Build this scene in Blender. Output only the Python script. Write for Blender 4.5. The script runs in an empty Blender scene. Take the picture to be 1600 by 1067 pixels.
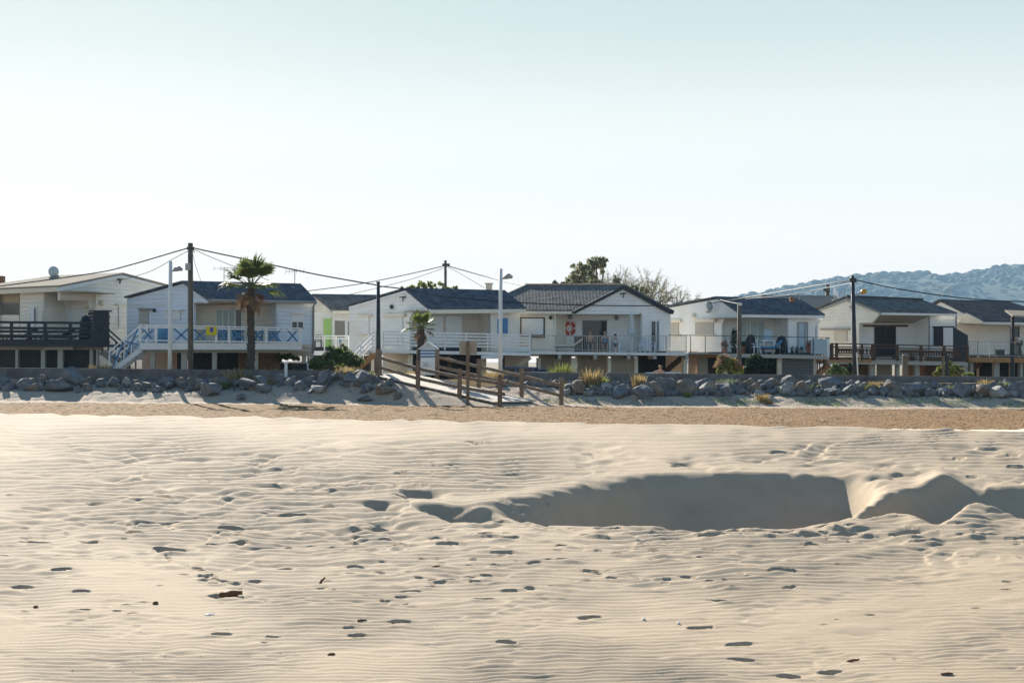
import bpy, bmesh, math, random
import numpy as np
from mathutils import Vector, Matrix, noise as mnoise
random.seed(7); rng = np.random.default_rng(11)
R = math.radians
sc = bpy.context.scene
COL = sc.collection

# ------------------------------------------------------------------ camera, sky, sun, exposure
F, EYE, HOR, ROLL = 50/36*1600, 1.75, 565.0, R(0.4)
CAM = bpy.data.cameras.new('camera'); cam = bpy.data.objects.new('camera', CAM); COL.objects.link(cam)
CAM.lens = 50; CAM.sensor_width = 36; CAM.shift_y = (HOR-533.5)/1600; CAM.clip_end = 9000; CAM.clip_start = 0.1
cam.matrix_world = Matrix.Translation((0, 0, EYE)) @ Matrix.Rotation(R(90), 4, 'X') @ Matrix.Rotation(ROLL, 4, 'Z')
sc.camera = cam
SUN_EL, SUN_AZ = R(23), R(-20)          # azimuth measured from +Y towards +X
world = bpy.data.worlds.new('World'); sc.world = world; world.use_nodes = True
wn, wl = world.node_tree.nodes, world.node_tree.links
sky = wn.new('ShaderNodeTexSky'); sky.sky_type = 'NISHITA'; sky.sun_disc = False
sky.sun_elevation = SUN_EL; sky.sun_rotation = SUN_AZ
sky.air_density = 1.0; sky.dust_density = 1.2; sky.ozone_density = 1.6; sky.altitude = 0
bg = wn['Background']; bg.inputs['Strength'].default_value = 0.10
# hazy summer sky: the sky texture tempered by pale haze that thins with elevation
tcw = wn.new('ShaderNodeTexCoord'); sxw = wn.new('ShaderNodeSeparateXYZ'); rw = wn.new('ShaderNodeValToRGB'); mw = wn.new('ShaderNodeMix'); mw.data_type = 'RGBA'
wl.new(tcw.outputs['Generated'], sxw.inputs[0]); wl.new(sxw.outputs['Z'], rw.inputs[0]); rw.color_ramp.interpolation = 'EASE'
for i, (p_, c_) in enumerate([(0.0, (.59, .50, .41)), (0.07, (.55, .48, .405)), (0.135, (.435, .435, .40)), (0.25, (.28, .325, .312)), (0.45, (.08, .145, .215)), (1.0, (.025, .08, .185))]):
    e_ = rw.color_ramp.elements[i] if i < 2 else rw.color_ramp.elements.new(p_)
    e_.position = p_; e_.color = (*c_, 1)
gain = wn.new('ShaderNodeVectorMath'); gain.operation = 'SCALE'; dotw = wn.new('ShaderNodeVectorMath'); dotw.operation = 'DOT_PRODUCT'; dotw.inputs[1].default_value = (math.sin(SUN_AZ), math.cos(SUN_AZ), 0)
mrw = wn.new('ShaderNodeMapRange'); mrw.inputs[1].default_value = -0.9; mrw.inputs[2].default_value = 0.8; mrw.inputs[3].default_value = 0.0; mrw.inputs[4].default_value = 1.0
wl.new(tcw.outputs['Generated'], dotw.inputs[0]); wl.new(dotw.outputs['Value'], mrw.inputs[0]); gain.inputs['Scale'].default_value = 10
side = wn.new('ShaderNodeMix'); side.data_type = 'RGBA'; side.inputs[6].default_value = (.54, .69, .84, 1); side.inputs[7].default_value = (1, 1, 1, 1); wl.new(mrw.outputs[0], side.inputs[0])   # bluer away from the sun
tint = wn.new('ShaderNodeVectorMath'); tint.operation = 'MULTIPLY'; wl.new(gain.outputs[0], tint.inputs[0]); wl.new(side.outputs[2], tint.inputs[1])
wl.new(rw.outputs[0], gain.inputs[0]); mw.inputs[0].default_value = 0.97
wl.new(sky.outputs[0], mw.inputs[6]); wl.new(tint.outputs[0], mw.inputs[7]); wl.new(mw.outputs[2], bg.inputs['Color'])
SL = bpy.data.lights.new('sun', 'SUN'); SL.energy = 5.0; SL.angle = R(0.5); SL.color = (1.0, 0.935, 0.83)
so = bpy.data.objects.new('sun', SL); COL.objects.link(so)
sd = Vector((math.sin(SUN_AZ)*math.cos(SUN_EL), math.cos(SUN_AZ)*math.cos(SUN_EL), math.sin(SUN_EL)))
so.rotation_euler = sd.to_track_quat('Z', 'Y').to_euler(); so.location = sd*100
sc.view_settings.view_transform = 'Standard'; sc.view_settings.look = 'None'
sc.view_settings.gamma = 1; sc.view_settings.exposure = 1.25
cy = sc.cycles; cy.use_denoising = True; cy.max_bounces = 6; cy.diffuse_bounces = 4; cy.volume_bounces = 0
cy.transparent_max_bounces = 6; cy.caustics_reflective = False; cy.caustics_refractive = False

# ------------------------------------------------------------------ pixel -> world helpers
CR, SR = math.cos(ROLL), math.sin(ROLL)
def ray(px, py):
    u, v = px-800, py-HOR
    return Vector(((u*CR+v*SR)/F, 1.0, -(-u*SR+v*CR)/F))
def at(px, py, Y): return Vector((0, 0, EYE)) + ray(px, py)*Y
def pix(p):
    a = p[0]/p[1]*F; b = -(p[2]-EYE)/p[1]*F
    return (800+a*CR-b*SR, HOR+a*SR+b*CR)
class Plane:
    """a vertical plane through two plan points"""
    def __init__(s, p, q):
        s.p = Vector((p[0], p[1], 0)); s.q = Vector((q[0], q[1], 0)); d = (s.q-s.p).normalized()
        s.d = d; n = Vector((d.y, -d.x, 0)); s.n = n if n.y < 0 else -n
    def off(s, k): return Plane(s.p+s.n*k, s.q+s.n*k)
    def hit(s, px, py):
        r = ray(px, py); o = Vector((0, 0, EYE)); t = (s.p-o).dot(s.n)/r.dot(s.n); return o+r*t
def plane_px(x0, Y0, x1, Y1): return Plane(at(x0, 550, Y0), at(x1, 550, Y1))

# ------------------------------------------------------------------ mesh builder
class MB:
    def __init__(s): s.v = []; s.f = []
    def add(s, vs, fs):
        k = len(s.v); s.v += [tuple(x) for x in vs]; s.f += [tuple(i+k for i in f) for f in fs]; return s
    def prism(s, pts, d):
        n = len(pts); d = Vector(d); pts = [Vector(p) for p in pts]
        fs = [tuple(range(n)), tuple(range(2*n-1, n-1, -1))] + [(i, i+n, (i+1) % n+n, (i+1) % n) for i in range(n)]
        return s.add(pts+[p+d for p in pts], fs)
    def plate(s, pl, poly, t=0.08, off=0.0):
        q = pl.off(off) if off else pl
        return s.prism([q.hit(x, y) for x, y in poly], -pl.n*t)
    def rect(s, pl, x0, y0, x1, y1, t=0.08, off=0.0):
        return s.plate(pl, [(x0, y0), (x1, y0), (x1, y1), (x0, y1)], t, off)
    def box(s, c, sx, sy, sz, rz=0):
        m = Matrix.Rotation(rz, 3, 'Z'); c = Vector(c)
        vs = [c+m @ Vector((a*sx/2, b*sy/2, e*sz/2)) for e in (-1, 1) for a, b in ((-1, -1), (1, -1), (1, 1), (-1, 1))]
        return s.add(vs, [(3, 2, 1, 0), (4, 5, 6, 7)]+[(i, (i+1) % 4, (i+1) % 4+4, i+4) for i in range(4)])
    def bar(s, p, q, w, h=None):
        h = h or w; p = Vector(p); q = Vector(q); d = (q-p).normalized()
        up = Vector((0, 0, 1)) if abs(d.z) < 0.95 else Vector((0, 1, 0))
        a = d.cross(up).normalized(); b = a.cross(d).normalized()
        vs = [e+a*i*w/2+b*j*h/2 for e in (p, q) for i, j in ((-1, -1), (1, -1), (1, 1), (-1, 1))]
        return s.add(vs, [(3, 2, 1, 0), (4, 5, 6, 7)]+[(i, (i+1) % 4, (i+1) % 4+4, i+4) for i in range(4)])
    def tube(s, pts, r, n=6):
        pts = [Vector(p) for p in pts]; m = len(pts); rs = r if isinstance(r, (list, tuple)) else [r]*m
        vs = []; a = None
        for i, p in enumerate(pts):
            d = (pts[min(i+1, m-1)]-pts[max(i-1, 0)]).normalized()
            if a is None: a = d.cross(Vector((0.31, 0.2, 0.93)) if abs(d.z) < 0.9 else Vector((1, 0, 0))).normalized()
            a = (a-d*a.dot(d)).normalized(); b = d.cross(a)
            vs += [p+(a*math.cos(2*math.pi*k/n)+b*math.sin(2*math.pi*k/n))*rs[i] for k in range(n)]
        fs = [(i*n+k, i*n+(k+1) % n, (i+1)*n+(k+1) % n, (i+1)*n+k) for i in range(m-1) for k in range(n)]
        return s.add(vs, fs+[tuple(range(n-1, -1, -1)), tuple(range((m-1)*n, m*n))])
    def lathe(s, c, prof, n=12):
        c = Vector(c); vs = [c+Vector((r*math.cos(2*math.pi*k/n), r*math.sin(2*math.pi*k/n), z)) for r, z in prof for k in range(n)]
        fs = [(i*n+k, i*n+(k+1) % n, (i+1)*n+(k+1) % n, (i+1)*n+k) for i in range(len(prof)-1) for k in range(n)]
        return s.add(vs, fs+[tuple(range(n-1, -1, -1)), tuple(range((len(prof)-1)*n, len(prof)*n))])
    def ball(s, c, rx, ry, rz, n=8, m=6):
        return s.lathe(c, [(1e-3, -rz)]+[(math.sin(math.pi*i/m), -math.cos(math.pi*i/m)*rz) for i in range(1, m)]+[(1e-3, rz)], n)._sc(c, rx, ry, n*(m+1))
    def _sc(s, c, rx, ry, k):
        for i in range(len(s.v)-k, len(s.v)):
            x, y, z = s.v[i]; s.v[i] = (c[0]+(x-c[0])*rx, c[1]+(y-c[1])*ry, z)
        return s
    def build(s, name, mat, parent=None, origin=None, smooth=False):
        o0 = Vector(parent['_org']) if parent is not None else Vector(origin or (0, 0, 0))
        me = bpy.data.meshes.new(name); me.from_pydata([tuple(Vector(v)-o0) for v in s.v], [], s.f); me.update()
        if smooth: me.polygons.foreach_set('use_smooth', [True]*len(me.polygons))
        me.materials.append(mat); o = bpy.data.objects.new(name, me); COL.objects.link(o)
        if parent is not None: o.parent = parent; o['_org'] = tuple(o0)
        else: o.location = o0
        o['_org'] = tuple(o0)
        return o
def tag(o, label, cat, group=None):
    o['label'] = label; o['category'] = cat
    if group: o['group'] = group
    return o
def thing(name, loc, label, cat, group=None):
    o = bpy.data.objects.new(name, None); COL.objects.link(o); o.location = loc; o['_org'] = tuple(loc)
    o.empty_display_size = 0.3
    return tag(o, label, cat, group)
def struct(o, kind='structure'): o['kind'] = kind; return o
def dup(root, loc, rz=0, scale=1.0, label=None, group=None, kids=True):
    r = root.copy(); COL.objects.link(r); r.location = loc; r.rotation_euler = (0, 0, rz)
    r.scale = (scale,)*3 if not isinstance(scale, tuple) else scale
    if label: r['label'] = label
    if group: r['group'] = group
    for ch in list(root.children):
        c = ch.copy(); COL.objects.link(c); c.parent = r
        for g in list(ch.children):
            d = g.copy(); COL.objects.link(d); d.parent = c
    return r

# ------------------------------------------------------------------ materials
def mat(name, col, rough=0.7, var=0.12, vscale=3.0, bump=0.0, bscale=40.0, metal=0.0, spec=0.3, lines=None, dirt=None, trans=0.0):
    """lines=(axis, period, depth): clapboard or corrugation bump; dirt=(colour, amount, scale): stains"""
    m = bpy.data.materials.new(name); m.use_nodes = True; nt = m.node_tree; N, L = nt.nodes, nt.links
    b = N['Principled BSDF']; b.inputs['Roughness'].default_value = rough; b.inputs['Metallic'].default_value = metal
    b.inputs['Specular IOR Level'].default_value = spec
    tc = N.new('ShaderNodeTexCoord'); oi = N.new('ShaderNodeObjectInfo')
    nz = N.new('ShaderNodeTexNoise'); nz.inputs['Scale'].default_value = vscale; nz.inputs['Detail'].default_value = 5
    L.new(tc.outputs['Object'], nz.inputs['Vector'])
    mr = N.new('ShaderNodeMapRange'); mr.inputs[1].default_value = 0.25; mr.inputs[2].default_value = 0.75
    mr.inputs[3].default_value = 1-var; mr.inputs[4].default_value = 1+var
    L.new(nz.outputs[0], mr.inputs[0])
    mx = N.new('ShaderNodeVectorMath'); mx.operation = 'SCALE'; mx.inputs[0].default_value = col[:3]
    L.new(mr.outputs[0], mx.inputs['Scale']); cur = mx.outputs[0]
    if dirt:
        dn = N.new('ShaderNodeTexNoise'); dn.inputs['Scale'].default_value = dirt[2]; dn.inputs['Detail'].default_value = 7; dn.inputs['Roughness'].default_value = 0.65
        L.new(tc.outputs['Object'], dn.inputs['Vector'])
        dr = N.new('ShaderNodeMapRange'); dr.inputs[1].default_value = 0.48; dr.inputs[2].default_value = 0.72; dr.inputs[4].default_value = dirt[1]
        L.new(dn.outputs[0], dr.inputs[0])
        mm = N.new('ShaderNodeMix'); mm.data_type = 'RGBA'; mm.inputs[7].default_value = (*dirt[0], 1)
        L.new(dr.outputs[0], mm.inputs[0]); L.new(cur, mm.inputs[6]); cur = mm.outputs[2]
    L.new(cur, b.inputs['Base Color'])
    h = None
    if lines:
        sx = N.new('ShaderNodeSeparateXYZ'); L.new(tc.outputs['Object'], sx.inputs[0])
        dv = N.new('ShaderNodeMath'); dv.operation = 'DIVIDE'; dv.inputs[1].default_value = lines[1]
        L.new(sx.outputs['XYZ'.index(lines[0])], dv.inputs[0])
        if len(lines) > 3:
            si = N.new('ShaderNodeMath'); si.operation = 'PINGPONG'; si.inputs[1].default_value = 0.5; L.new(dv.outputs[0], si.inputs[0]); h = si.outputs[0]
        else:
            fr = N.new('ShaderNodeMath'); fr.operation = 'FRACT'; L.new(dv.outputs[0], fr.inputs[0])
            rr = N.new('ShaderNodeMapRange'); rr.inputs[1].default_value = 0; rr.inputs[2].default_value = 0.12; L.new(fr.outputs[0], rr.inputs[0]); h = rr.outputs[0]
        bp = N.new('ShaderNodeBump'); bp.inputs['Distance'].default_value = lines[2]; bp.inputs['Strength'].default_value = 1
        L.new(h, bp.inputs['Height']); L.new(bp.outputs[0], b.inputs['Normal']); h = bp.outputs[0]
    if bump:
        n2 = N.new('ShaderNodeTexNoise'); n2.inputs['Scale'].default_value = bscale; n2.inputs['Detail'].default_value = 6
        L.new(tc.outputs['Object'], n2.inputs['Vector'])
        b2 = N.new('ShaderNodeBump'); b2.inputs['Distance'].default_value = bump; b2.inputs['Strength'].default_value = 0.9
        L.new(n2.outputs[0], b2.inputs['Height'])
        if h is not None: L.new(h, b2.inputs['Normal'])
        L.new(b2.outputs[0], b.inputs['Normal'])
    if trans:
        td = N.new('ShaderNodeBsdfTranslucent'); L.new(cur, td.inputs['Color'])
        ms = N.new('ShaderNodeMixShader'); ms.inputs[0].default_value = trans
        L.new(b.outputs[0], ms.inputs[1]); L.new(td.outputs[0], ms.inputs[2]); L.new(ms.outputs[0], N['Material Output'].inputs[0])
    return m
def siding(name, c, dirtc=(0.45, 0.40, 0.33)): return mat(name, c, 0.6, 0.05, 1.2, lines=('Z', 0.2, 0.013), dirt=(dirtc, 0.25, 1.1))
class M: pass
M.blue_white = siding('blue_white_siding', (0.73, 0.80, 0.88)); M.white = siding('white_siding', (0.86, 0.86, 0.83))
M.cream = siding('cream_siding', (0.82, 0.76, 0.64)); M.ivory = siding('ivory_siding', (0.84, 0.80, 0.71)); M.plaster = mat('white_plaster', (0.86, 0.86, 0.84), 0.8, 0.05, 1.5, 0.004, 30, dirt=((0.5, 0.47, 0.42), 0.2, 0.9))
M.creamplaster = mat('cream_plaster', (0.84, 0.77, 0.64), 0.8, 0.06, 1.5, 0.004, 30)
M.trim = mat('white_paint', (0.82, 0.83, 0.82), 0.5, 0.06, 4); M.creamtrim = mat('cream_paint', (0.80, 0.72, 0.58), 0.55, 0.06, 4)
M.greytrim = mat('grey_paint', (0.30, 0.30, 0.29), 0.6, 0.1, 5); M.beige = mat('beige_shutter', (0.52, 0.49, 0.43), 0.6, 0.05, 3, lines=('Z', 0.06, 0.01))
M.shutter = mat('white_shutter', (0.80, 0.82, 0.82), 0.5, 0.03, 3, lines=('Z', 0.07, 0.008))
def roofm(name, c, d): return mat(name, c, 0.95, 0.4, 2.2, 0.03, 7, spec=0.05, lines=('X', 0.18, 0.022, 1), dirt=(d, 0.85, 3.4))
M.roof_blue = roofm('dark_corrugated_roof', (0.10, 0.112, 0.13), (0.19, 0.185, 0.17)); M.roof_grey = roofm('weathered_corrugated_roof', (0.15, 0.142, 0.13), (0.28, 0.265, 0.235))
M.roof_brown = roofm('dark_tile_roof', (0.085, 0.082, 0.085), (0.14, 0.13, 0.12)); M.roof_tan = mat('tan_sheet_roof', (0.32, 0.28, 0.22), 0.95, 0.12, 1.5, 0.01, 12, spec=0.02, lines=('X', 0.3, 0.03, 1), dirt=((0.28, 0.25, 0.2), 0.5, 1.5))
M.darkwood = mat('dark_stained_wood', (0.035, 0.042, 0.052), 0.6, 0.3, 6, 0.004, 40); M.brownwood = mat('brown_wood', (0.10, 0.055, 0.032), 0.65, 0.3, 5, 0.004, 40)
M.wood = mat('weathered_timber', (0.22, 0.15, 0.10), 0.85, 0.35, 5, 0.008, 30, dirt=((0.30, 0.27, 0.23), 0.6, 6)); M.pale_wood = mat('pale_timber', (0.55, 0.45, 0.33), 0.8, 0.2, 6, 0.006, 30)
M.pole = mat('weathered_pole_wood', (0.15, 0.125, 0.095), 0.85, 0.3, 5, 0.006, 25); M.orangewood = mat('orange_varnished_wood', (0.42, 0.22, 0.09), 0.6, 0.25, 4)
M.concrete = mat('pale_concrete', (0.48, 0.46, 0.41), 0.85, 0.15, 3, 0.006, 25, dirt=((0.2, 0.18, 0.15), 0.5, 3)); M.wallconc = mat('seawall_concrete', (0.17, 0.16, 0.155), 0.9, 0.25, 2, 0.02, 14, dirt=((0.08, 0.075, 0.07), 0.8, 1.5))
M.blue = mat('blue_paint', (0.085, 0.22, 0.40), 0.5, 0.12, 5); M.bluecloth = mat('blue_cloth', (0.09, 0.24, 0.40), 0.85, 0.15, 6); M.black = mat('black_plastic', (0.018, 0.02, 0.024), 0.55, 0.2, 6)
M.green = mat('lime_green_paint', (0.36, 0.58, 0.16), 0.5, 0.08, 4); M.greymetal = mat('grey_metal', (0.36, 0.37, 0.37), 0.45, 0.1, 5, metal=0.4); M.darkmetal = mat('dark_metal', (0.06, 0.065, 0.07), 0.5, 0.15, 5, metal=0.3)
M.lampwhite = mat('white_lamp_post_paint', (0.74, 0.74, 0.70), 0.5, 0.05, 5); M.peach = mat('peach_render_and_glow', (0.78, 0.52, 0.36), 0.8, 0.08, 2); M.garage = mat('beige_garage_door', (0.50, 0.45, 0.36), 0.6, 0.06, 2, lines=('X', 0.2, 0.008))
M.brick = mat('brown_brick_infill', (0.20, 0.115, 0.065), 0.85, 0.3, 8, lines=('Z', 0.08, 0.01)); M.dark = mat('dark_infill', (0.035, 0.034, 0.03), 0.8, 0.4, 5); M.net = mat('dark_mesh_screen', (0.05, 0.06, 0.058), 0.8, 0.45, 12)  # M.dark: near-black sheets closing the openings below the decks
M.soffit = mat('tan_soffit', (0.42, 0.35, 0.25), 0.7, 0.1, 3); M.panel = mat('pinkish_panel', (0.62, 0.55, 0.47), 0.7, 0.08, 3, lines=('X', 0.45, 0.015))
M.yellow = mat('yellow_towel', (0.72, 0.60, 0.03), 0.95, 0.1, 8); M.violet = mat('violet_print', (0.12, 0.12, 0.42), 0.95, 0.1, 8); M.orange = mat('lifebuoy_orange', (0.55, 0.09, 0.05), 0.6, 0.1, 6); M.cable = mat('black_cable', (0.03, 0.03, 0.03), 0.6, 0.1, 4)
M.amber = mat('amber_lamp_cover', (0.55, 0.30, 0.04), 0.4, 0.1, 5); M.plastic = mat('white_plastic', (0.82, 0.83, 0.84), 0.4, 0.03, 4); M.carwhite = mat('white_car_paint', (0.78, 0.78, 0.76), 0.25, 0.02, 3, spec=0.6); M.carblue = mat('blue_car_paint', (0.03, 0.07, 0.19), 0.25, 0.05, 3, spec=0.6)
M.terracotta = mat('terracotta', (0.36, 0.15, 0.08), 0.8, 0.15, 5); M.skin = mat('skin', (0.55, 0.33, 0.23), 0.6, 0.05, 5); M.hair = mat('dark_hair', (0.03, 0.022, 0.018), 0.7, 0.2, 20); M.fairhair = mat('fair_hair', (0.35, 0.22, 0.11), 0.7, 0.2, 20); M.teeshirt = mat('pale_shirt', (0.66, 0.68, 0.68), 0.9, 0.08, 8); M.trousers = mat('dark_trousers', (0.05, 0.055, 0.07), 0.9, 0.1, 8)
M.gl = mat('window_glass', (0.018, 0.028, 0.034), 0.08, 0.1, 1, spec=0.6); M.curtain = mat('pale_curtained_glass', (0.36, 0.50, 0.50), 0.25, 0.15, 2, spec=0.5); M.frost = mat('frosted_glass_panel', (0.36, 0.48, 0.55), 0.3, 0.06, 2, spec=0.5); M.dish = mat('grey_dish_metal', (0.52, 0.57, 0.55), 0.5, 0.05, 3)
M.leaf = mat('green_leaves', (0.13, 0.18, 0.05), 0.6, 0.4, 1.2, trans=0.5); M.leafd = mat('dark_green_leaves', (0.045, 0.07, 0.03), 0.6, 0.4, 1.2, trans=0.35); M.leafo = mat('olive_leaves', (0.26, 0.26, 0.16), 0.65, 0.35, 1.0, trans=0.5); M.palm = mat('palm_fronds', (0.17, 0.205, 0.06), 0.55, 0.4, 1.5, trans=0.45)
M.drygrass = mat('dry_grass', (0.36, 0.27, 0.12), 0.8, 0.3, 2, trans=0.35); M.ggrass = mat('grey_green_grass', (0.17, 0.22, 0.10), 0.8, 0.3, 2, trans=0.35); M.ygrass = mat('yellow_green_shrub', (0.21, 0.24, 0.06), 0.7, 0.35, 2, trans=0.4); M.deadfrond = mat('dead_palm_fronds', (0.22, 0.14, 0.08), 0.85, 0.35, 3, trans=0.2); M.bark = mat('brown_bark', (0.09, 0.068, 0.05), 0.9, 0.35, 6, 0.02, 18); M.palmbark = mat('palm_trunk_fibre', (0.085, 0.07, 0.058), 0.95, 0.4, 10, 0.03, 22)
M.pink = mat('pink_blossom_leaves', (0.36, 0.22, 0.15), 0.7, 0.3, 3, trans=0.35); M.whiteflower = mat('white_blossom', (0.70, 0.66, 0.55), 0.7, 0.1, 3, trans=0.3); M.drift = mat('driftwood', (0.16, 0.09, 0.045), 0.9, 0.4, 12, 0.01, 50)

# ------------------------------------------------------------------ terrain
_perm = rng.permutation(512)
def vnoise(x, y, seed=0):
    """smooth value noise, -1..1, on arrays"""
    x = np.asarray(x, float); y = np.asarray(y, float)
    xi = np.floor(x).astype(int); yi = np.floor(y).astype(int); fx = x-xi; fy = y-yi
    fx = fx*fx*(3-2*fx); fy = fy*fy*(3-2*fy)
    def h(a, b):
        n = (a*374761393+b*668265263+seed*974711) & 0x7fffffff
        n = ((n ^ (n >> 13))*1274126177) & 0x7fffffff
        return ((n ^ (n >> 16)) & 0xffff)/32767.5-1
    return (h(xi, yi)*(1-fx)+h(xi+1, yi)*fx)*(1-fy)+(h(xi, yi+1)*(1-fx)+h(xi+1, yi+1)*fx)*fy
def fbm(x, y, o=4, seed=0):
    s = 0; a = 1; t = 0
    for k in range(o): s = s+a*vnoise(x*2**k, y*2**k, seed+k*17); t += a; a *= 0.5
    return s/t
def smooth(a, b, x):
    t = np.clip((x-a)/(b-a), 0, 1); return t*t*(3-2*t)
def near_base(X, Y):
    X = np.clip(X, -25, 25); yc = 33.5-0.13*X
    up = (0.325-0.0042*X)*smooth(13, 30, Y+(33.5-yc)); return up-0.56*smooth(0, 9, Y-yc)
def pixel_of(X, Y, Z):
    a = X/Y*F; b = -(Z-EYE)/Y*F
    return 800+a*CR-b*SR, HOR+a*SR+b*CR
def bank_z(X, Y):
    X = np.asarray(X, float); Y = np.asarray(Y, float)
    z = -0.12+0.14*smooth(54.5, 57, Y)+0.36*smooth(57, 59, Y)+0.30*smooth(58.8, 60.6, Y)
    z = z+0.05*fbm(X*.5, Y*.5, 3, 5)*smooth(55, 57, Y)
    z = z+0.30*np.exp(-((X+6.3)/2.2)**2-((Y-59.6)/1.3)**2)+0.16*np.exp(-((X+9.8)/1.5)**2-((Y-59.4)/0.9)**2)
    z = z+0.04*np.abs(fbm(X*2.2, Y*1.2, 3, 9))*smooth(56, 57.5, Y)
    # the sand lies a hand below the boardwalk where it passes
    e = Vector((5.15, -4.5)).normalized(); n = Vector((e.y, -e.x))
    px, py = X+5.62, Y-59.5; s = px*e.x+py*e.y; t = np.abs(px*e.y-py*e.x+1.5)
    deckz = 1.09-s*0.143
    w = (1-smooth(1.5, 2.9, t))*(1-smooth(6.4, 7.6, s))*smooth(-3, -1, s)
    return z*(1-w)+np.maximum(deckz-0.10, -0.1)*w
def bz(x, y): return float(bank_z(np.array([x]), np.array([y]))[0])

def grid_mesh(name, Xg, Yg, Zg, m):
    nr, nc = Xg.shape; me = bpy.data.meshes.new(name)
    co = np.stack([Xg, Yg, Zg], -1).reshape(-1, 3).astype(np.float32)
    i = np.arange(nr*nc).reshape(nr, nc); q = np.stack([i[:-1, :-1], i[:-1, 1:], i[1:, 1:], i[1:, :-1]], -1).reshape(-1, 4)
    me.vertices.add(len(co)); me.vertices.foreach_set('co', co.ravel())
    me.loops.add(q.size); me.loops.foreach_set('vertex_index', q.ravel().astype(np.int32))
    me.polygons.add(len(q)); me.polygons.foreach_set('loop_start', np.arange(0, q.size, 4, dtype=np.int32))
    me.polygons.foreach_set('use_smooth', np.ones(len(q), bool)); me.update(); me.validate()
    me.materials.append(m); o = bpy.data.objects.new(name, me); COL.objects.link(o); return struct(o)

def sandmat(name, c1, c2, rough, grain, gscale, bdist, speck=None, stretch=(1, 1, 1)):
    m = bpy.data.materials.new(name); m.use_nodes = True; nt = m.node_tree; N, L = nt.nodes, nt.links
    b = N['Principled BSDF']; b.inputs['Roughness'].default_value = rough; b.inputs['Specular IOR Level'].default_value = 0.15
    tc = N.new('ShaderNodeTexCoord'); mp = N.new('ShaderNodeMapping'); mp.inputs['Scale'].default_value = stretch
    L.new(tc.outputs['Object'], mp.inputs[0])
    n1 = N.new('ShaderNodeTexNoise'); n1.inputs['Scale'].default_value = grain; n1.inputs['Detail'].default_value = 8; n1.inputs['Roughness'].default_value = 0.7
    L.new(mp.outputs[0], n1.inputs['Vector'])
    rp = N.new('ShaderNodeMapRange'); rp.inputs[1].default_value = 0.3; rp.inputs[2].default_value = 0.7; L.new(n1.outputs[0], rp.inputs[0])
    mx = N.new('ShaderNodeMix'); mx.data_type = 'RGBA'; mx.inputs[6].default_value = (*c1, 1); mx.inputs[7].default_value = (*c2, 1)
    L.new(rp.outputs[0], mx.inputs[0]); cur = mx.outputs[2]
    n2 = N.new('ShaderNodeTexNoise'); n2.inputs['Scale'].default_value = gscale; n2.inputs['Detail'].default_value = 3
    L.new(tc.outputs['Object'], n2.inputs['Vector'])
    if speck:
        for col, sc_, th in speck:
            v = N.new('ShaderNodeTexVoronoi'); v.inputs['Scale'].default_value = sc_; L.new(tc.outputs['Object'], v.inputs['Vector'])
            lt = N.new('ShaderNodeMath'); lt.operation = 'LESS_THAN'; lt.inputs[1].default_value = th; L.new(v.outputs['Distance'], lt.inputs[0])
            m2 = N.new('ShaderNodeMix'); m2.data_type = 'RGBA'; m2.inputs[7].default_value = (*col, 1)
            L.new(lt.outputs[0], m2.inputs[0]); L.new(cur, m2.inputs[6]); cur = m2.outputs[2]
    L.new(cur, b.inputs['Base Color'])
    bp = N.new('ShaderNodeBump'); bp.inputs['Distance'].default_value = bdist; L.new(n2.outputs[0], bp.inputs['Height']); L.new(bp.outputs[0], b.inputs['Normal'])
    return m
M.sand = sandmat('dry_beach_sand', (0.485, 0.380, 0.268), (0.42, 0.325, 0.222), 0.9, 1.3, 260, 0.004, speck=[((0.72, 0.70, 0.66), 9.0, 0.035), ((0.12, 0.08, 0.05), 5.0, 0.025)])
M.bank = sandmat('upper_beach_sand', (0.50, 0.40, 0.30), (0.43, 0.335, 0.245), 0.95, 2.0, 14, 0.05, speck=[((0.12, 0.10, 0.06), 3.0, 0.10), ((0.26, 0.20, 0.12), 1.7, 0.12)])
M.gravel = sandmat('brown_shell_gravel', (0.30, 0.175, 0.075), (0.19, 0.11, 0.048), 0.95, 4.0, 12, 0.10, speck=[((0.09, 0.06, 0.035), 4.0, 0.12), ((0.52, 0.43, 0.33), 5.0, 0.12)], stretch=(.6, 1, 1))
M.yard = sandmat('sandy_yard', (0.30, 0.24, 0.16), (0.20, 0.16, 0.10), 0.95, 0.8, 8, 0.05)

def cols(d0, d1, st, far):
    d = np.arange(d0, d1+st, st); k = np.geomspace(30, far, 24)
    return np.concatenate([(d0-k)[::-1], d, d1+k])
# --- the near sand: one projected grid, so that far ripples are as finely cut as near ones
u = cols(-1000, 1000, 1.7, 60000)
v = np.concatenate([[0], np.arange(84, 556, 0.8)])
Yrow = F*EYE/v[1:][::-1]                                   # 7 .. 46 m
Yrow = np.concatenate([[-150, -60, -20, -4, 2, 5], Yrow]); Yrow = Yrow[Yrow < 44.2]
Yg = np.repeat(Yrow[:, None], len(u), 1); Xg = u[None, :]*np.maximum(Yg, 4)/F
Xg = np.clip(Xg, -700, 700) if False else Xg
Z = near_base(Xg, Yg)
PX, PY = pixel_of(Xg, np.maximum(Yg, 3), Z)
core = (Yg > 5.5) & (np.abs(u)[None, :] < 1300)
# broad undulation
Z = Z+0.05*fbm(Xg*.16+3, Yg*.10, 3, 21)*smooth(5, 9, Yg)*(1-smooth(26, 32, Yg))
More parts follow.
